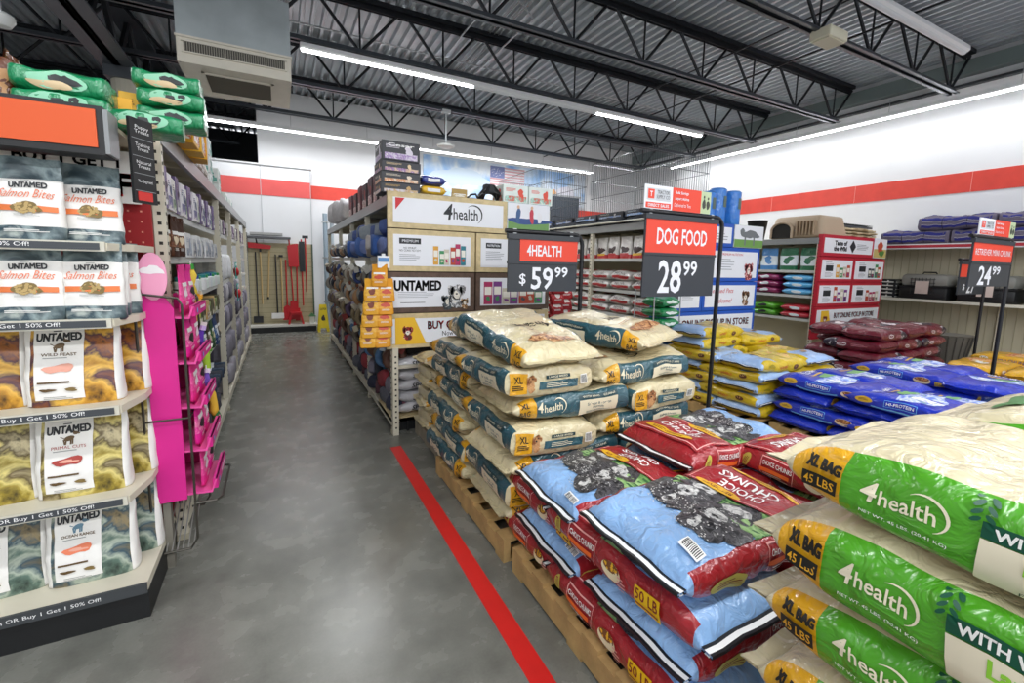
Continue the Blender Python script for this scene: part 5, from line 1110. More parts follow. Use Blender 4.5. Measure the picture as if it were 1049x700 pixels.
# poster on back wall
r=empty('wall_poster',(5.8,11.33,3.28)); tag(r,'large sky blue wall mural with a flag hanging on the back wall','poster')
MB().box(-2.5,2.45,-.02,.0,0,.95,mott(['#7fb0ea','#a9caee','#e6eef6','#c9d6ea'],1.6,.6)).build('poster_sheet',r)
m=MB(); 
m.deco(blob(1.3,.5,3,24,.3),(-1.5,-.02,.5),(1,0,0),(0,0,1),mat('#cfe0f0',.6),.004); m.deco(blob(1.2,.4,6,24,.3),(1.6,-.02,.3),(1,0,0),(0,0,1),mat('#e6e4ee',.6),.004)
for i in range(9): m.deco(rect(1.05,.036),(-.15,-.02,.86-i*.074),(1,0,0),(0,0,1),mat('#d9a3a8',.6),.006)
for i in range(8): m.deco(rect(1.05,.036),(-.15,-.02,.823-i*.074),(1,0,0),(0,0,1),mat('#e9e6ea',.6),.006)
m.deco(rect(.42,.3),(-.46,-.02,.74),(1,0,0),(0,0,1),mat('#7d86b8',.6),.009); m.deco(dots(.36,.24,24,.022,3),(-.46,-.02,.74),(1,0,0),(0,0,1),PW,.011)
m.deco(blob(.22,.28,5,18,.3),(1.35,-.02,.3),(1,0,0),(0,0,1),mat('#e8b17a',.6),.008); m.build('poster_print',r)
# window darker lattice at the back
m=MB(); m.box(6.9,8.05,11.3,11.35,2.5,3.55,mat('#39434e',.2)); m.box(6.85,8.1,11.28,11.3,2.45,2.5,GALV).box(6.85,8.1,11.28,11.3,3.55,3.6,GALV); o=m.build('window_1'); structure(o)
# ================================================================ BLUE ENDCAP GONDOLA
run('shelving run with white and red bags behind the hanging price signs',3.94,4.6,3.98,8.2,2.1,-1,[(.60,.5),(.93,.5),(1.25,.5),(1.66,.5)],[3.98,5.2,6.4,8.15],.62)
g_=bpy.data.objects['shelving_unit.002']
r=empty('endcap_display',(0,0,0)); tag(r,'royal blue framed endcap with stacked advertising boards','sign display')
BLU=mat('#1f55b5',.45)
MB().box(3.93,5.8,3.955,3.99,.5,2.13,BLU).build('backing_board',r); MB().box(4.62,5.78,3.99,8.2,.14,2.1,mat('#a8a391',.6)).build('inner_core',g_)
q,cx,cz,y=panel(r,3.94,4.74,1.84,2.13,YE,BLU); ink(q,[(text('Pet Food',.1,.4,.02),0,.02,INK),(lines(.3,.03,1,.3),0,-.06,INKG)],cx,cz,y)
q,cx,cz,y=panel(r,4.75,5.25,1.84,2.13,YE,BLU); ink(q,[(lines(.3,.1,3,.3),0,-.02,INKG)],cx,cz,y)
q,cx,cz,y=panel(r,5.26,5.85,1.84,2.13,YE,mott(['#a9b6b0','#d6dcdc','#8aa07c'],8,.5),.004); ink(q,[(shift(rect(.58,.1),0,-.09),0,0,mat('#6d9a4c',.5)),(blob(.3,.12,3,22,.3),.02,.03,mat('#6f7477',.5)),(join(shift(rect(.03,.13),-.1,-.05),shift(rect(.03,.13),.08,-.05),shift(blob(.1,.1,5,14,.25),-.16,.05)),.02,0,mat('#6f7477',.5))],cx,cz,y)
for x0,x1,a in ((3.94,4.74,0),(4.75,5.81,1)):
    q,cx,cz,y=panel(r,x0,x1,1.40,1.83,YE,BLU)
    ink(q,[(text('PREMIUM NUTRITION',.03,.4,.02),-.02,.13,REDI),(lines(.35,.16,5,.25),-.14,0,INKG)]+moved(doghead(.28,'#c8505a' if a else '#4d5055',3),.32 if a else .22,-.05),cx,cz,y)
q,cx,cz,y=panel(r,3.94,4.74,1.02,1.39,YE,BLU); ink(q,[(rect(.13,.2),-.22,0,mat('#5b7048',.5)),(rect(.13,.2),-.08,0,mat('#42464a',.5)),(text('PREMIUM FOOD',.03,.24,.02),.15,.05,INK),(lines(.2,.05,3,.3),.15,-.02,INKG)],cx,cz,y)
q,cx,cz,y=panel(r,4.75,5.81,1.02,1.39,YE,BLU); ink(q,[(text('Rescued Pets',.06,.46,.0,shear=.3),-.18,.07,REDI),(text('Welcome!',.06,.34,.0,shear=.3),-.14,-.06,REDI)]+moved(doghead(.24,'#9b6a42',5),.3,0),cx,cz,y)
q,cx,cz,y=panel(r,3.94,5.81,.62,1.01,YE,BLU); ink(q,[(heavy('BUY ONLINE PICKUP IN STORE',.085,1.5,.04),.06,.05,mat('#8c2230',.5)),(lines(.9,.04,1,.25),0,-.07,INKG)],cx,cz,y)
# contents of left face
RWB=dict(w=plastic('#d9d6d2'),r=plastic('#c1272d'),k=mat('#3a2a2a',.5),y=mat('#e2b23c',.5))
def rwbag(seed): return bag('cat_food_bag',.36,.34,.13,RWB,reg(all=[(2,'w')]),[('near',0,-.02,0,rect(.3,.05),'r'),('near',.03,.03,0,blob(.08,.05,seed,14,.3),'k'),('far',0,-.02,0,rect(.3,.05),'r'),('far',0,.03,0,text('MEOW',.035,.2,.02),'k'),('top',0,0,0,blob(.2,.16,seed,16,.4),'r')],n=2.8,wr=.014,seed=seed,seam=.02,NU=14,NA=18)
def rwpouch(seed): return bag('cat_food_pouch',.27,.22,.09,RWB,reg(all=[(-.6,'r'),(2,'w')]),[('top',-.02,0,-90,blob(.12,.1,seed,16,.4),'k'),('top',-.08,0,-90,rect(.16,.03),'r' if seed%2 else 'y')],prof='pouch',n=3,wr=.012,seed=seed,seam=.02,NU=12,NA=16)
RP=protos(rwpouch,3); RWp=protos(rwbag,2)
for i in range(13):
    o=use(RP,i,(4.06,4.12+i*.24,1.66+.137),0); o.rotation_euler=up_rot('x-'); tag(o,'white upright pouch behind the price signs, '+ORDW[i]+' from the blue endcap','cat food pouch','white upright pouches behind the price signs')
for (z,sn,nl) in ((1.25,'second',2),(.93,'third',2),(.60,'fourth',2)):
    for i in range(7):
        for l in range(nl):
            o=use(RWp,i+l,(4.12,4.17+i*.42,z+.065+l*.12),H+.05); tag(o,f'white and red bag, {sn} shelf, {"lower" if l==0 else "upper"} one, {ORDW[i]} from the blue endcap','cat food bag','white and red cat food bags behind the price signs')
GN=dict(g=plastic('#1f8a4f'),w=mat('#e6efe8',.4))
for i,z in enumerate((.93,1.05,1.17)):
    o=bag('cat_food_bag',.3,.3,.115,GN,reg(all=[(2,'g')]),[('near',0,0,0,blob(.16,.04,4,14,.3),'w'),('far',0,0,0,blob(.16,.04,4,14,.3),'w')],n=2.8,wr=.014,seed=i+2,seam=.02,NU=14,NA=18); place(o,(3.86-.0,3.75-.0,z-.0),(0,0,.1)); tag(o,'glossy green bag at the left edge of the blue endcap, '+['lowest','middle','topmost'][i],'cat food bag','green bags by the blue endcap')
r=empty('side_shelf',(3.84,3.78,0)); tag(r,'small wire side rack holding the glossy green bags','rack'); m=MB()
for x in(-.2,.2):
    for yy in(-.15,.15): m.tube([(x,yy,0),(x,yy,1.3)],.008,GALV,6)
m.build('rack_posts',r); MB().box(-.2,.2,-.15,.15,.85,.87,GALV).build('rack_shelf',r)
RCK=P(p_pouch,(.16,.2,.04,'#bf2026','#8c1218','#f1e9e4',None,3),(.16,.2,.04,'#c9353b','#a01a20','#f1e9e4',None,6))
for i in range(6):
    o=use(RCK,i,(2.62,4.02,1.36-i*.11-.0),0); o.rotation_euler=(Matrix.Rotation(-.3,3,'X')@up_rot('y-').to_matrix()).to_euler(); tag(o,'red packet on the left red strip, '+ORDW[i]+' from the top','treat packet','red packets on the hanging strip')
for i in range(5):
    o=use(RCK,i+1,(2.78,4.1,1.3-i*.12),0); o.rotation_euler=(Matrix.Rotation(-.3,3,'X')@up_rot('y-').to_matrix()).to_euler(); tag(o,'red packet on the right red strip, '+ORDW[i]+' from the top','treat packet','red packets on the second hanging strip')
for i,x in enumerate((2.62,2.78)):
    r=empty('clip_strip',(x,4.09+.09*i,0)); tag(r,('left' if i==0 else 'right')+' hanging strip with red packets beside the endcap boards','clip strip'); MB().box(-.012,.012,-.003,.003,.7,1.5,GALV).build('strip',r)
# on top of C
row(P(p_cushion,(.5,.5,.09,'#2b3038','#5a87c9',3),(.5,.5,.09,'#30343c','#8f9aa6',4)),4.22,frange(4.3,7.8,.55),2.15,['black and blue flat pet mat','black and grey flat pet mat'],'pet mat','on the middle shelving top','pet mats on the middle shelving top',seed=40)
row(P(p_box,(.46,.5,.08,'#3a3e46','#4f86c9','#b9c3cf',None,'boxed_product',3),(.46,.5,.08,'#22262c','#3f6db0','#a9a9a2',None,'boxed_product',5)),4.24,frange(4.35,7.8,.56),2.20,['dark blue-labelled carton','black blue-labelled carton'],'carton','on middle shelving mats','dark cartons on the middle shelving top',seed=41)
row(P(p_cushion,(.7,.5,.12,'#4b4038','#8d7a66',3),(.7,.5,.12,'#2c2a2c','#6a6a6e',5)),5.3,frange(5.4,8.0,.56),2.17,['brown pet bed','black pet bed'],'pet bed','under the wire kennels','pet beds under the wire cage',seed=42)
r=empty('shelf_lamp_rail',(3.9,4.0,2.13)); tag(r,'thin silver rail with cream end cap along the middle shelving edge','rail'); MB().tube([(0,0,0),(0,4.1,0)],.012,mat('#c7c5b6',.4),8).build('rail_tube',r); MB().lathe([(.022,-.05),(.022,.05)],(0,0,0),mat('#ddd9a8',.4),10,'y').build('end_cap',r)
# blue cylinders
BLC=plastic('#2e7fd6')
for i,(x,y,z,h) in enumerate(((4.93,4.12,2.132,.40),(5.13,4.12,2.132,.46),(5.42,4.12,2.132,.45),(5.28,4.4,2.102,.40))):
    r=empty('rolled_pad_pack',(x,y,z)); tag(r,'tall blue roll on the blue endcap, '+['leftmost, partly behind the price sign','second from the left','rightmost','set back between the others'][i],'pad pack','blue rolls on the blue endcap')
    MB().lathe([(.10,0),(.11,.02),(.108,h*.5),(.112,h-.02),(.09,h),(.02,h-.01)],(0,0,0),BLC,18).build('wrapped_roll',r,smooth=True)
    m=MB(); m.deco(cut(rect(.1,.14),.03),(0,0,0),(1,0,0),(0,0,1),mat('#5b6f66',.45)); vv=[]
    for k,v in enumerate(m.v): a=v[0]/.113-H+.3; vv.append((.1145*math.cos(a),.1145*math.sin(a),v[2]+h*.62))
    m.v=vv; m.build('roll_print',r)
# wire cages
WIRE=mat('#5a5e63',.35,.5)
def cage(label,x0,x1,y0,y1,z0,z1,st=.045):
    r=empty('wire_dog_kennel',(x0,y0,z0)); tag(r,label,'wire kennel'); w,d,h=x1-x0,y1-y0,z1-z0
    for nm,ax in (('front_panel',('y',0)),('rear_panel',('y',d)),('side_panel',('x',0)),('side_panel',('x',w))):
        m=MB(); Ln=w if ax[0]=='y' else d; n=int(Ln/st)
        P3=(lambda a,z:(a,ax[1],z)) if ax[0]=='y' else (lambda a,z:(ax[1],a,z))
        for i in range(n+1): m.tube([P3(i*Ln/n,0),P3(i*Ln/n,h)],.0034,WIRE,4,False)
        for k in range(5): m.tube([P3(0,h*k/4),P3(Ln,h*k/4)],.005,WIRE,4,False)
        m.build(nm,r)
cage('tall black wire kennel on top of the middle shelving, right of the centre',4.95,6.0,5.0,6.6,2.13,3.32)
cage('black wire kennel farther back and left on the middle shelving top',4.1,5.0,6.8,8.6,2.13,3.25)
r=empty('hanging_paper_sign',(5.25,6.9,3.05)); tag(r,'small white paper sheet clipped to the wire kennel','paper sign'); MB().box(-.12,.12,-.003,.003,-.2,.2,mat('#e6e8ea',.6)).build('sheet',r)
# ================================================================ RED ENDCAP GONDOLA (right)
run('shelving run with upright litter bags left of the red framed endcap',7.27,7.95,3.98,6.4,2.06,-1,[(.80,.5),(1.17,.5),(1.56,.5)],[3.98,5.2,6.35],.62)
g_=bpy.data.objects['shelving_unit.003']
r=empty('endcap_display',(0,0,0)); tag(r,'crimson framed endcap with small advertising boards at the right','sign display'); CRI=mat('#b81f34',.45)
MB().box(7.27,9.17,3.955,3.99,.5,2.11,CRI).build('backing_board',r); MB().box(7.97,9.15,3.99,6.2,.14,2.04,mat('#a8a391',.6)).build('inner_core',g_)
q,cx,cz,y=panel(r,7.27,8.75,1.79,2.11,YE,CRI,.05); ink(q,[(heavy('Taste of\nthe Wild',.15,.36,.03),-.25,0,INK),(poly([(0,.1),(.09,0),(0,-.1),(-.09,0)]),.1,0,INK),(lines(.36,.1,4,.35),.4,0,INKG)],cx,cz,y)
q,cx,cz,y=panel(r,8.75,9.17,1.79,2.11,YE,mott(['#4d74b8','#7fa0d0','#c2b06a','#4d7d3c'],9,.5),.004); ink(q,[(shift(rect(.4,.14),0,-.08),0,0,mat('#c2b06a',.5)),(blob(.2,.2,5,20,.35),0,0,mat('#b8472c',.5)),(blob(.14,.12,8,18,.3),.05,-.08,mat('#4d7d3c',.5))],cx,cz,y)
for (z0,z1,sd) in ((1.40,1.77,3),(1.02,1.38,8)):
    for x0,x1,a in ((7.27,8.2,0),(8.21,9.17,1)):
        q,cx,cz,y=panel(r,x0,x1,z0,z1,YE,CRI,.04); ink(q,[(rect(.2,.09),-.22,.02,INK),(lines(.22,.05,2,.3),-.22,.1,INKG),(lines(.22,.08,4,.3),-.22,-.08,INKG)]+moved(packs(4,.38,.24,sd+a),.16,0),cx,cz,y)
q,cx,cz,y=panel(r,7.27,9.17,.63,1.0,YE,CRI,.04); ink(q,[(poly([(-.8,-.13),(-.5,-.13),(-.6,.13),(-.8,.13)]),0,0,mat('#e9b92d',.5)),(heavy('BUY ONLINE PICKUP IN STORE',.08,1.2,.04),.16,.05,mat('#8c2230',.5)),(lines(.6,.05,1,.25),.1,-.07,INKG)]+moved(doghead(.17,'#b3231f',5),-.68,0),cx,cz,y)
LT=dict(b=plastic('#4d8fd0'),w=mat('#dfe8ee',.45),g=plastic('#1e6f4a'),gg=plastic('#5aa82f'),r=plastic('#b72a3a'),k=mat('#22262c',.5),p=plastic('#8e2a5e'),lb=plastic('#5fb2e6'))
def lit(seed,a): return bag('litter_bag',.34,.28,.12,LT,reg(all=[(-.55,a),(.4,'w' if a!='g' else 'w'),(2,a)]),[('top',0,0,-90,blob(.14,.12,seed,16,.4),a)],prof='pouch',n=3,wr=.014,seed=seed,seam=.02,NU=12,NA=16)
LP=[[lit(2,'g'),False],[lit(5,'b'),False]]
for i in range(6):
    c=0 if i<2 else 1; o=use([LP[c]],0,(7.42,4.16+i*.33,1.56+.17),0); o.rotation_euler=up_rot('x-'); tag(o,('green' if c==0 else 'blue')+' and white litter bag left of the red endcap, '+ORDW[i]+' from it','litter bag','litter bags left of the red endcap')
def flat(seed,a): return bag('dog_food_bag',.46,.36,.11,LT,reg(all=[(2,a)]),[('far',0,0,0,ell(.16,.05),'k' if a=='gg' else 'w'),('near',0,0,0,ell(.16,.05),'k' if a=='gg' else 'w')],n=3,wr=.014,seed=seed,seam=.015,NU=14,NA=18)
for sh,z,A,B,ca,cb in (('second',1.17,'lb','p','sky blue','magenta and black'),('third',.80,'r','gg','red','lime green')):
    pa=[[flat(3,A),False]]; pb=[[flat(7,B),False]]
    for j,(pp,cn,ys) in enumerate(((pa,ca,(4.26,)),(pb,cb,(4.80,5.35)))):
        for y0 in ys:
            for l in range(3 if sh=='second' else 2):
                o=use(pp,0,(7.48,y0,z+.057+l*.108),H); tag(o,f'{cn} bag left of the red endcap, '+['bottom','middle' if sh=='second' else 'top','top'][l]+' of its pile'+(', farther pile' if y0>5 else ''),'dog food bag',f'{cn} bags left of the red endcap')
# things on top of D
TAN=mat('#b49f86',.55); 
r=empty('dog_igloo',(7.72,4.42,2.065)); r.rotation_euler[2]=-H; r.scale=(.85,1.25,1.0); tag(r,'taupe plastic dog house with arched doorway on the right shelving top','dog house')
m=MB(); bm=bmesh.new(); bmesh.ops.create_cube(bm,size=1); bmesh.ops.bevel(bm,geom=bm.edges[:],offset=.14,segments=4,affect='EDGES',profile=.6)
for v in bm.verts: v.co=Vector((v.co.x*1.05*(1-.18*(v.co.z+.5)),v.co.y*.6*(1-.15*(v.co.z+.5)),(v.co.z+.5)*.36))
m.bm(bm,TAN); m.build('shell',r,smooth=True)
for k in range(6): MB().box(.05+.06*k,.07+.06*k,-.32,-.25,.05,.27,mat('#a08b72',.55)).build('moulded_rib',r)
dp=[(-.18+.0,0)]+[(-.18*math.cos(R_(a)),.13+.1*math.sin(R_(a))) for a in range(0,181,20)]+[(.18,0)]
MB().prism([(x-.22,z+.01) for x,z in dp],'y',-.315,-.27,mat('#1a1712',.8)).build('doorway',r)
ar=MB(); ar.tube([(x-.22,-.315,z+.01) for x,z in [(-.2,0)]+[(-.2*math.cos(R_(a)),.13+.12*math.sin(R_(a))) for a in range(0,181,20)]+[(.2,0)]],.02,TAN,8); ar.build('door_rim',r,smooth=True)
for i in range(4):
    o=p_cushion(1.05,.62,.055,'#c3b493','#a99674',i); place(o,(8.55,4.35,2.09+i*.052),(0,0,.03*(i%2))); tag(o,'flat tan folded mat above the red endcap, '+['bottom','second','third','top'][i],'folded mat','tan folded mats above the red endcap')
r=empty('folded_wire_crate',(8.9,4.5,2.31)); tag(r,'flat folded black crate lying on the tan mats','crate'); MB().box(-.5,.45,-.25,.25,0,.03,mat('#3a3d42',.4)).build('crate_pan',r); m=MB()
for i in range(18): m.tube([(-.5+i*.055,-.26,.05),(-.5+i*.055,.26,.05)],.004,BLK,5)
m.build('crate_grid',r)
r=empty('black_waste_bin',(6.62,4.5,2.10)); 
r.location=(7.42,5.1,2.065); tag(r,'black plastic bucket standing left of the taupe dog house','bucket'); MB().lathe([(.12,0),(.16,.32),(.17,.33),(.15,.33)],(0,0,0),BLK,16).build('bucket_body',r,smooth=True)
r=empty('grey_carrier',(7.45,5.75,2.065)); tag(r,'grey low pet carrier on the shelving top left of the black bucket','pet carrier'); MB().box(-.2,.2,-.3,.3,0,.14,mat('#9ea0a0',.5),b=.04).build('lower_shell',r,smooth=True); MB().box(-.19,.19,-.28,.28,.15,.3,mat('#56524c',.5),b=.05).build('upper_shell',r,smooth=True)
# ================================================================ RIGHT WALL SHELF
r=empty('wall_shelving',(0,0,0)); tag(r,'beige backed wall shelving with red edged top shelf along the right wall','shelving')
PEGB=mat('#b6b09a',.6)
MB().box(10.1,10.17,-1.0,9.0,0,2.02,PEGB).build('back_panel',r); m=MB()
for i in range(90): m.box(10.094,10.1,-1+i*.11,-.994+i*.11,.3,1.98,mat('#a29c86',.6))
m.build('panel_grooves',r)
MB().box(9.6,10.17,-1.0,9.0,1.99,2.03,CRS).box(9.585,9.6,-1.0,9.0,1.965,2.05,mat('#d8d9db',.4)).box(9.58,9.585,-1.0,9.0,1.985,2.03,mat('#b02b3c',.5)).build('top_shelf',r)
MB().box(9.62,10.1,-1.0,9.0,1.09,1.12,CRS).box(9.6,9.62,-1,9,1.08,1.125,mat('#dedccf',.4)).build('middle_shelf',r)
MB().box(9.5,10.1,-1.0,9.0,.12,.17,CRS).box(9.56,10.1,-1,9,0,.12,BLK).build('base_deck',r)
for y in (-.9,.9,2.7,4.5,6.3,8.1): MB().box(10.05,10.1,y-.02,y+.02,.17,1.98,CRS).build('upright_post',r)
PLD=dict(a=mat('#6a6478',.85,0,.3,60,.12,30),n=mat('#2b2f7e',.85,0,.3,60),w=mat('#cfcdd6',.8),k=mat('#2a2735',.9))
def plaid(seed,L=.92,W=.52,T=.235):
    pr=[]
    for f in('far','near'): pr+=[(f,0,.055,0,rect(.84,.045),'n'),(f,0,-.05,0,rect(.84,.035),'n'),(f,0,.026,0,rect(.84,.004),'w'),(f,0,-.026,0,rect(.84,.004),'w')]+[(f,x,0,0,rect(.008,.2),'k') for x in(-.15,.15)]
    pr+=[('top',x,0,0,rect(.008,.5),'k') for x in(-.15,.15)]+[('top',0,y,0,rect(.84,.05),'n') for y in(-.15,.0,.15)]
    return bag('pet_bed',L,W,T,PLD,reg(all=[(2,'a')]),pr,prof='box',n=3.6,wr=.022,seed=seed,NU=20,NA=26)
PB=protos(plaid,3)
for k,(y0,z,nm,n) in enumerate(((-.1,2.15,'lower',5),(.35,2.37,'upper',4))):
    for i in range(n): tag(use(PB,i+k,(9.82,y0+i*.96,z),H),f'violet plaid pet bed, {nm} row on the wall shelf, {ORDW[i]} from the right edge','pet bed',nm+' row plaid pet beds')
def carrier(i,y,c1,c2,label,w=.46,d=.66,h=.42):
    r=empty('pet_carrier',(9.86,y,1.125)); r.rotation_euler[2]=0; tag(r,label,'pet carrier','pet carriers on the wall shelf')
    MB().box(-w/2,w/2,-d/2,d/2,0,h*.5,mat(c2,.5),b=.04).build('lower_shell',r,smooth=True)
    MB().box(-w/2*.97,w/2*.97,-d/2*.97,d/2*.97,h*.5,h,mat(c1,.5),b=.07).build('upper_shell',r,smooth=True)
    MB().box(-w/2-.01,w/2+.01,-d/2-.01,d/2+.01,h*.48,h*.52,mat(c2,.5)).build('rim',r)
    g=MB()
    for k in range(7): g.tube([(-w/2-.012,-.15+k*.05,h*.18),(-w/2-.012,-.15+k*.05,h*.85)],.004,BLK,5)
    for k in range(5): g.tube([(-w/2-.012,-.17,h*.2+k*h*.15),(-w/2-.012,.17,h*.2+k*h*.15)],.004,BLK,5)
    g.build('wire_door',r); MB().box(-w/2-.02,-w/2-.014,-.09,.09,h*.22,h*.72,card('#d9c8c0')).build('carrier_label',r)
    MB().tube([(0,-.1,h-.01),(0,-.08,h+.03),(0,.08,h+.03),(0,.1,h-.01)],.012,mat(c2,.5),8).build('carry_handle',r,smooth=True)
carrier(0,3.55,'#8d8d88','#1b1c1f','grey and black pet carrier on the wall shelf, left of the two largest')
carrier(1,2.78,'#7d7e7a','#1b1c1f','grey and black pet carrier on the wall shelf, mostly behind the right price sign')
carrier(2,1.9,'#8a8a86','#1d1e20','grey and black pet carrier on the wall shelf near the right edge of the view')
for i in range(5):
    o=p_box(.36,.36,.062,'#202226','#d9d8d2','#c9c9c4',None,'boxed_product',i); place(o,(9.84,4.12,1.125+i*.064),(0,0,0)); tag(o,'flat black carton on the wall shelf by the red endcap, '+['bottom','second','third','fourth','top'][i],'carton','flat black cartons on the wall shelf')
r=empty('grey_wire_basket',(9.1,2.95,0)); tag(r,'grey slatted bin on the floor behind the maroon bags','bin')
m=MB().lathe([(.20,.17),(.27,.62),(.29,.64),(.26,.64)],(0,0,0),mat('#6e6b64',.6),20); m.build('bin_body',r,smooth=True); m=MB()
for k in range(20):
    a=k*math.pi/10; m.tube([(.205*math.cos(a),.205*math.sin(a),.17),(.275*math.cos(a),.275*math.sin(a),.62)],.008,mat('#4d4a45',.6),5)
m.build('bin_slats',r); MB().box(-.3,.3,-.3,.3,0,.17,WOODG).build('bin_stand',r)
# ================================================================ PRICE SIGNS
SGN=mat('#33373d',.5); SR=mat('#e2452f',.5); TUBE=mat('#14151a',.4)
def holder(label,x,y,h,arm,drop,head,price,cents,dollar=False,topper=None,bx=(.0,1.0),redw=1.0,tl=0):
    r=empty('price_sign_stand',(x,y,0)); tag(r,label,'price sign')
    MB().lathe([(.16,0),(.16,.008),(.03,.02)],(0,0,0),TUBE,20).build('stand_base',r,smooth=True)
    p=[(0,0,0),(0,0,h-.09)]+[(-.09+.09*math.cos(R_(a)),0,h-.09+.09*math.sin(R_(a))) for a in (22,45,67,90)]+[(-arm,0,h)]
    MB().tube(p,.019,TUBE,10).build('stand_tube',r,smooth=True)
    x1=-arm+.02+bx[0]; x2=x1+bx[1]; z1=h-.05; z0=z1-drop; zm=z1-drop*.45
    q=MB().box(x1,x2,-.018,-.002,z0,z1,SGN).build('sign_board',r)
    MB().box(x1-.008,x2+.008,-.03,.006,z1-.012,z1+.03,SGN).box(x1-.005,x2+.005,-.026,.0,zm-.012,zm+.01,SGN).build('sign_rail',q)
    MB().box(x1+.01+(1-redw)*bx[1]*tl,x2-.004,-.022,-.018,zm+.01,z1-.012,SR).build('header_card',q)
    H2=z1-zm; W=bx[1]; m=MB()
    m.deco(text(head,H2*.46 if len(head)<12 else H2*.3,W*(.5 if len(head)<8 else .7 if len(head)<12 else .9),.02),(x1+W*.5,-.022,(zm+z1)/2),(1,0,0),(0,0,1),PW,.0015); m.build('header_lettering',q)
    Hp=zm-z0; m=MB(); cx=x1+W*.36
    if dollar: m.deco(text('$',Hp*.42,W*.09,.01),(x1+W*.20,-.018,(z0+zm)/2-.02),(1,0,0),(0,0,1),PW,.0015); cx=x1+W*.48
    m.deco(text(price,Hp*.78,W*.32,.03),(cx,-.018,(z0+zm)/2-.01),(1,0,0),(0,0,1),PW,.0015)
    m.deco(text(cents,Hp*.36,W*.20,.02),(cx+W*.28,-.018,(z0+zm)/2+Hp*.18),(1,0,0),(0,0,1),PW,.0015); m.build('price_digits',q)
    for a in (x1+.06,x2-.06): MB().box(a-.015,a+.015,-.012,.012,z1,h+.02,mat('#cfd3d6',.3)).build('sign_clip',r)
    return r,x1,x2,h
holder('price sign reading 4HEALTH 59.99 on a black stand',2.33,3.2,1.815,.74,.43,'4HEALTH','59','99',True,bx=(.0,.66),redw=.86,tl=1)
r,x1,x2,hh=holder('price sign reading DOG FOOD 28.99 on a black stand',3.63,2.84,2.015,.99,.66,'DOG FOOD','28','99',bx=(.02,.86))
def topper(r,x,z,w,h):
    q=MB().box(x,x+w,-.01,.0,z,z+h,PW).build('topper_card',r)
    m=MB(); y=-.01; D=lambda sh,dx,dz,mm,o=.0015: m.deco(sh,(x+dx,y,z+dz),(1,0,0),(0,0,1),mm,o)
    D(rect(w*.36,h*.24),w*.2,h*.15,SR); D(text('DIRECT SALES',h*.13,w*.3,.02),w*.2,h*.15,PW,.003)
    D(rect(w*.34,h*.52),w*.2,h*.61,mat('#c9cdd2',.5)); D(rect(w*.09,h*.4),w*.09,h*.62,SR,.002); D(text('T',h*.22,w*.04,.03),w*.09,h*.62,PW,.003); D(text('TRACTOR\nSUPPLY CO',h*.36,w*.19,.03),w*.26,h*.62,INK,.003)
    D(rect(w*.44,h),w*.62,h*.5,SR); D(text('Bulk Savings',h*.16,w*.2,.015),w*.54,h*.78,PW,.003); D(text('Expert Advice',h*.16,w*.21,.015),w*.545,h*.52,PW,.003); D(text('Delivered to You',h*.16,w*.25,.015),w*.555,h*.26,PW,.003)
    D(rect(w*.16,h),w*.92,h*.5,mat('#b9c9a0',.5)); D(join(blob(w*.05,h*.5,3,12,.2),shift(ell(w*.025,h*.14),0,h*.32),shift(blob(w*.05,h*.45,4,12,.2),w*.065,-.005),shift(ell(w*.025,h*.13),w*.065,h*.27)),w*.89,h*.42,mat('#3b3f38',.5),.003)
    m.build('topper_print',q)
topper(r,x1-.02,hh+.02,.78,.19)
r,x1,x2,hh=holder('price sign reading RETRIEVER MINI CHUNK 24.99 on a black stand at right',6.98,1.86,1.925,1.08,.44,'RETRIEVER MINI CHUNK','24','99',bx=(.02,1.0))
topper(r,x1+.1,hh+.02,.9,.16)
holder('smaller price sign partly hidden behind the 24.99 sign at right',9.02,2.62,1.75,.95,.42,'PUPPY','27','99',True,bx=(.0,.84))
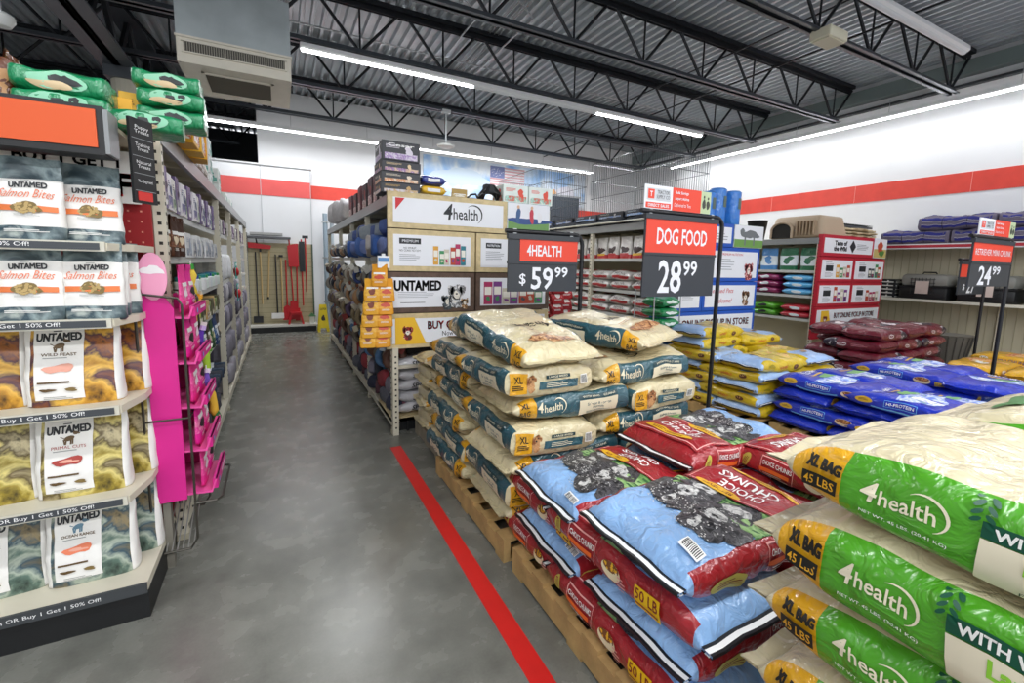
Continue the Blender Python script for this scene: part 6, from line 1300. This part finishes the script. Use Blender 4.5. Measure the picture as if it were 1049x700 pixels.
# ================================================================ WORLD, LAMPS, CAMERA
w=bpy.data.worlds.new('store_air'); SC.world=w; w.use_nodes=True
w.node_tree.nodes['Background'].inputs['Color'].default_value=(.93,.96,1,1); w.node_tree.nodes['Background'].inputs['Strength'].default_value=WORLD_E
def lamp(name,x,y,z,sx,sy,e,rx=0,rz=0):
    l=bpy.data.lights.new(name,'AREA'); l.shape='RECTANGLE'; l.size=sx; l.size_y=sy; l.energy=e; l.color=(.97,.985,1)
    o=bpy.data.objects.new(name,l); COL.objects.link(o); o.location=(x,y,z); o.rotation_euler=(rx,0,rz); return o
for (x,y,sx,e) in ((1.6,6.9,2.4,1),(6.57,6.9,2.7,1.1),(3.3,10.42,9.,.9),(2.2,.2,11,1.9),(2.2,-2.9,11,3.6),(-5.5,5,5.5,1.2)):
    lamp('tube_lamp',x,y,4.27 if y<10 else 4.07,sx,.12,e*LAMP_E)
lamp('tube_lamp',9.72,5.2,4.25,.12,8.2,.35*LAMP_E)
cam=bpy.data.cameras.new('camera'); co=bpy.data.objects.new('camera',cam); COL.objects.link(co); SC.camera=co
cx,cy=524.5,329.; vy=(285.,266.); vx=(1415.,291.)
f=math.sqrt(-((vy[0]-cx)*(vx[0]-cx)+(vy[1]-cy)*(vx[1]-cy)))
dd=lambda u,v: Vector(((u-cx)/f,(cy-v)/f,-1)).normalized()
Yv=dd(*vy); Xv=dd(*vx); Zv=Xv.cross(Yv); Xv=Yv.cross(Zv)
Rm=Matrix((Xv,Yv,Zv))
co.matrix_world=Matrix.Translation((0,0,1.55))@Rm.to_4x4()
cam.sensor_fit='HORIZONTAL'; cam.sensor_width=36; cam.lens=36*f/1049; cam.shift_x=0; cam.shift_y=-(350-cy)/1049; cam.clip_start=.02; cam.clip_end=60
vs_=SC.view_settings; vs_.view_transform='Standard'; vs_.look='None'; vs_.gamma=1; vs_.use_curve_mapping=False; vs_.exposure=EXPO
lw=[k for k in LABELS if len(k.split())>16 or len(k.split())<4]
print('LONG',len(lw),lw[:60])
dup=[k for k,v in LABELS.items() if len(v)>1]
print('DUPLICATE LABELS',len(dup),dup[:10])
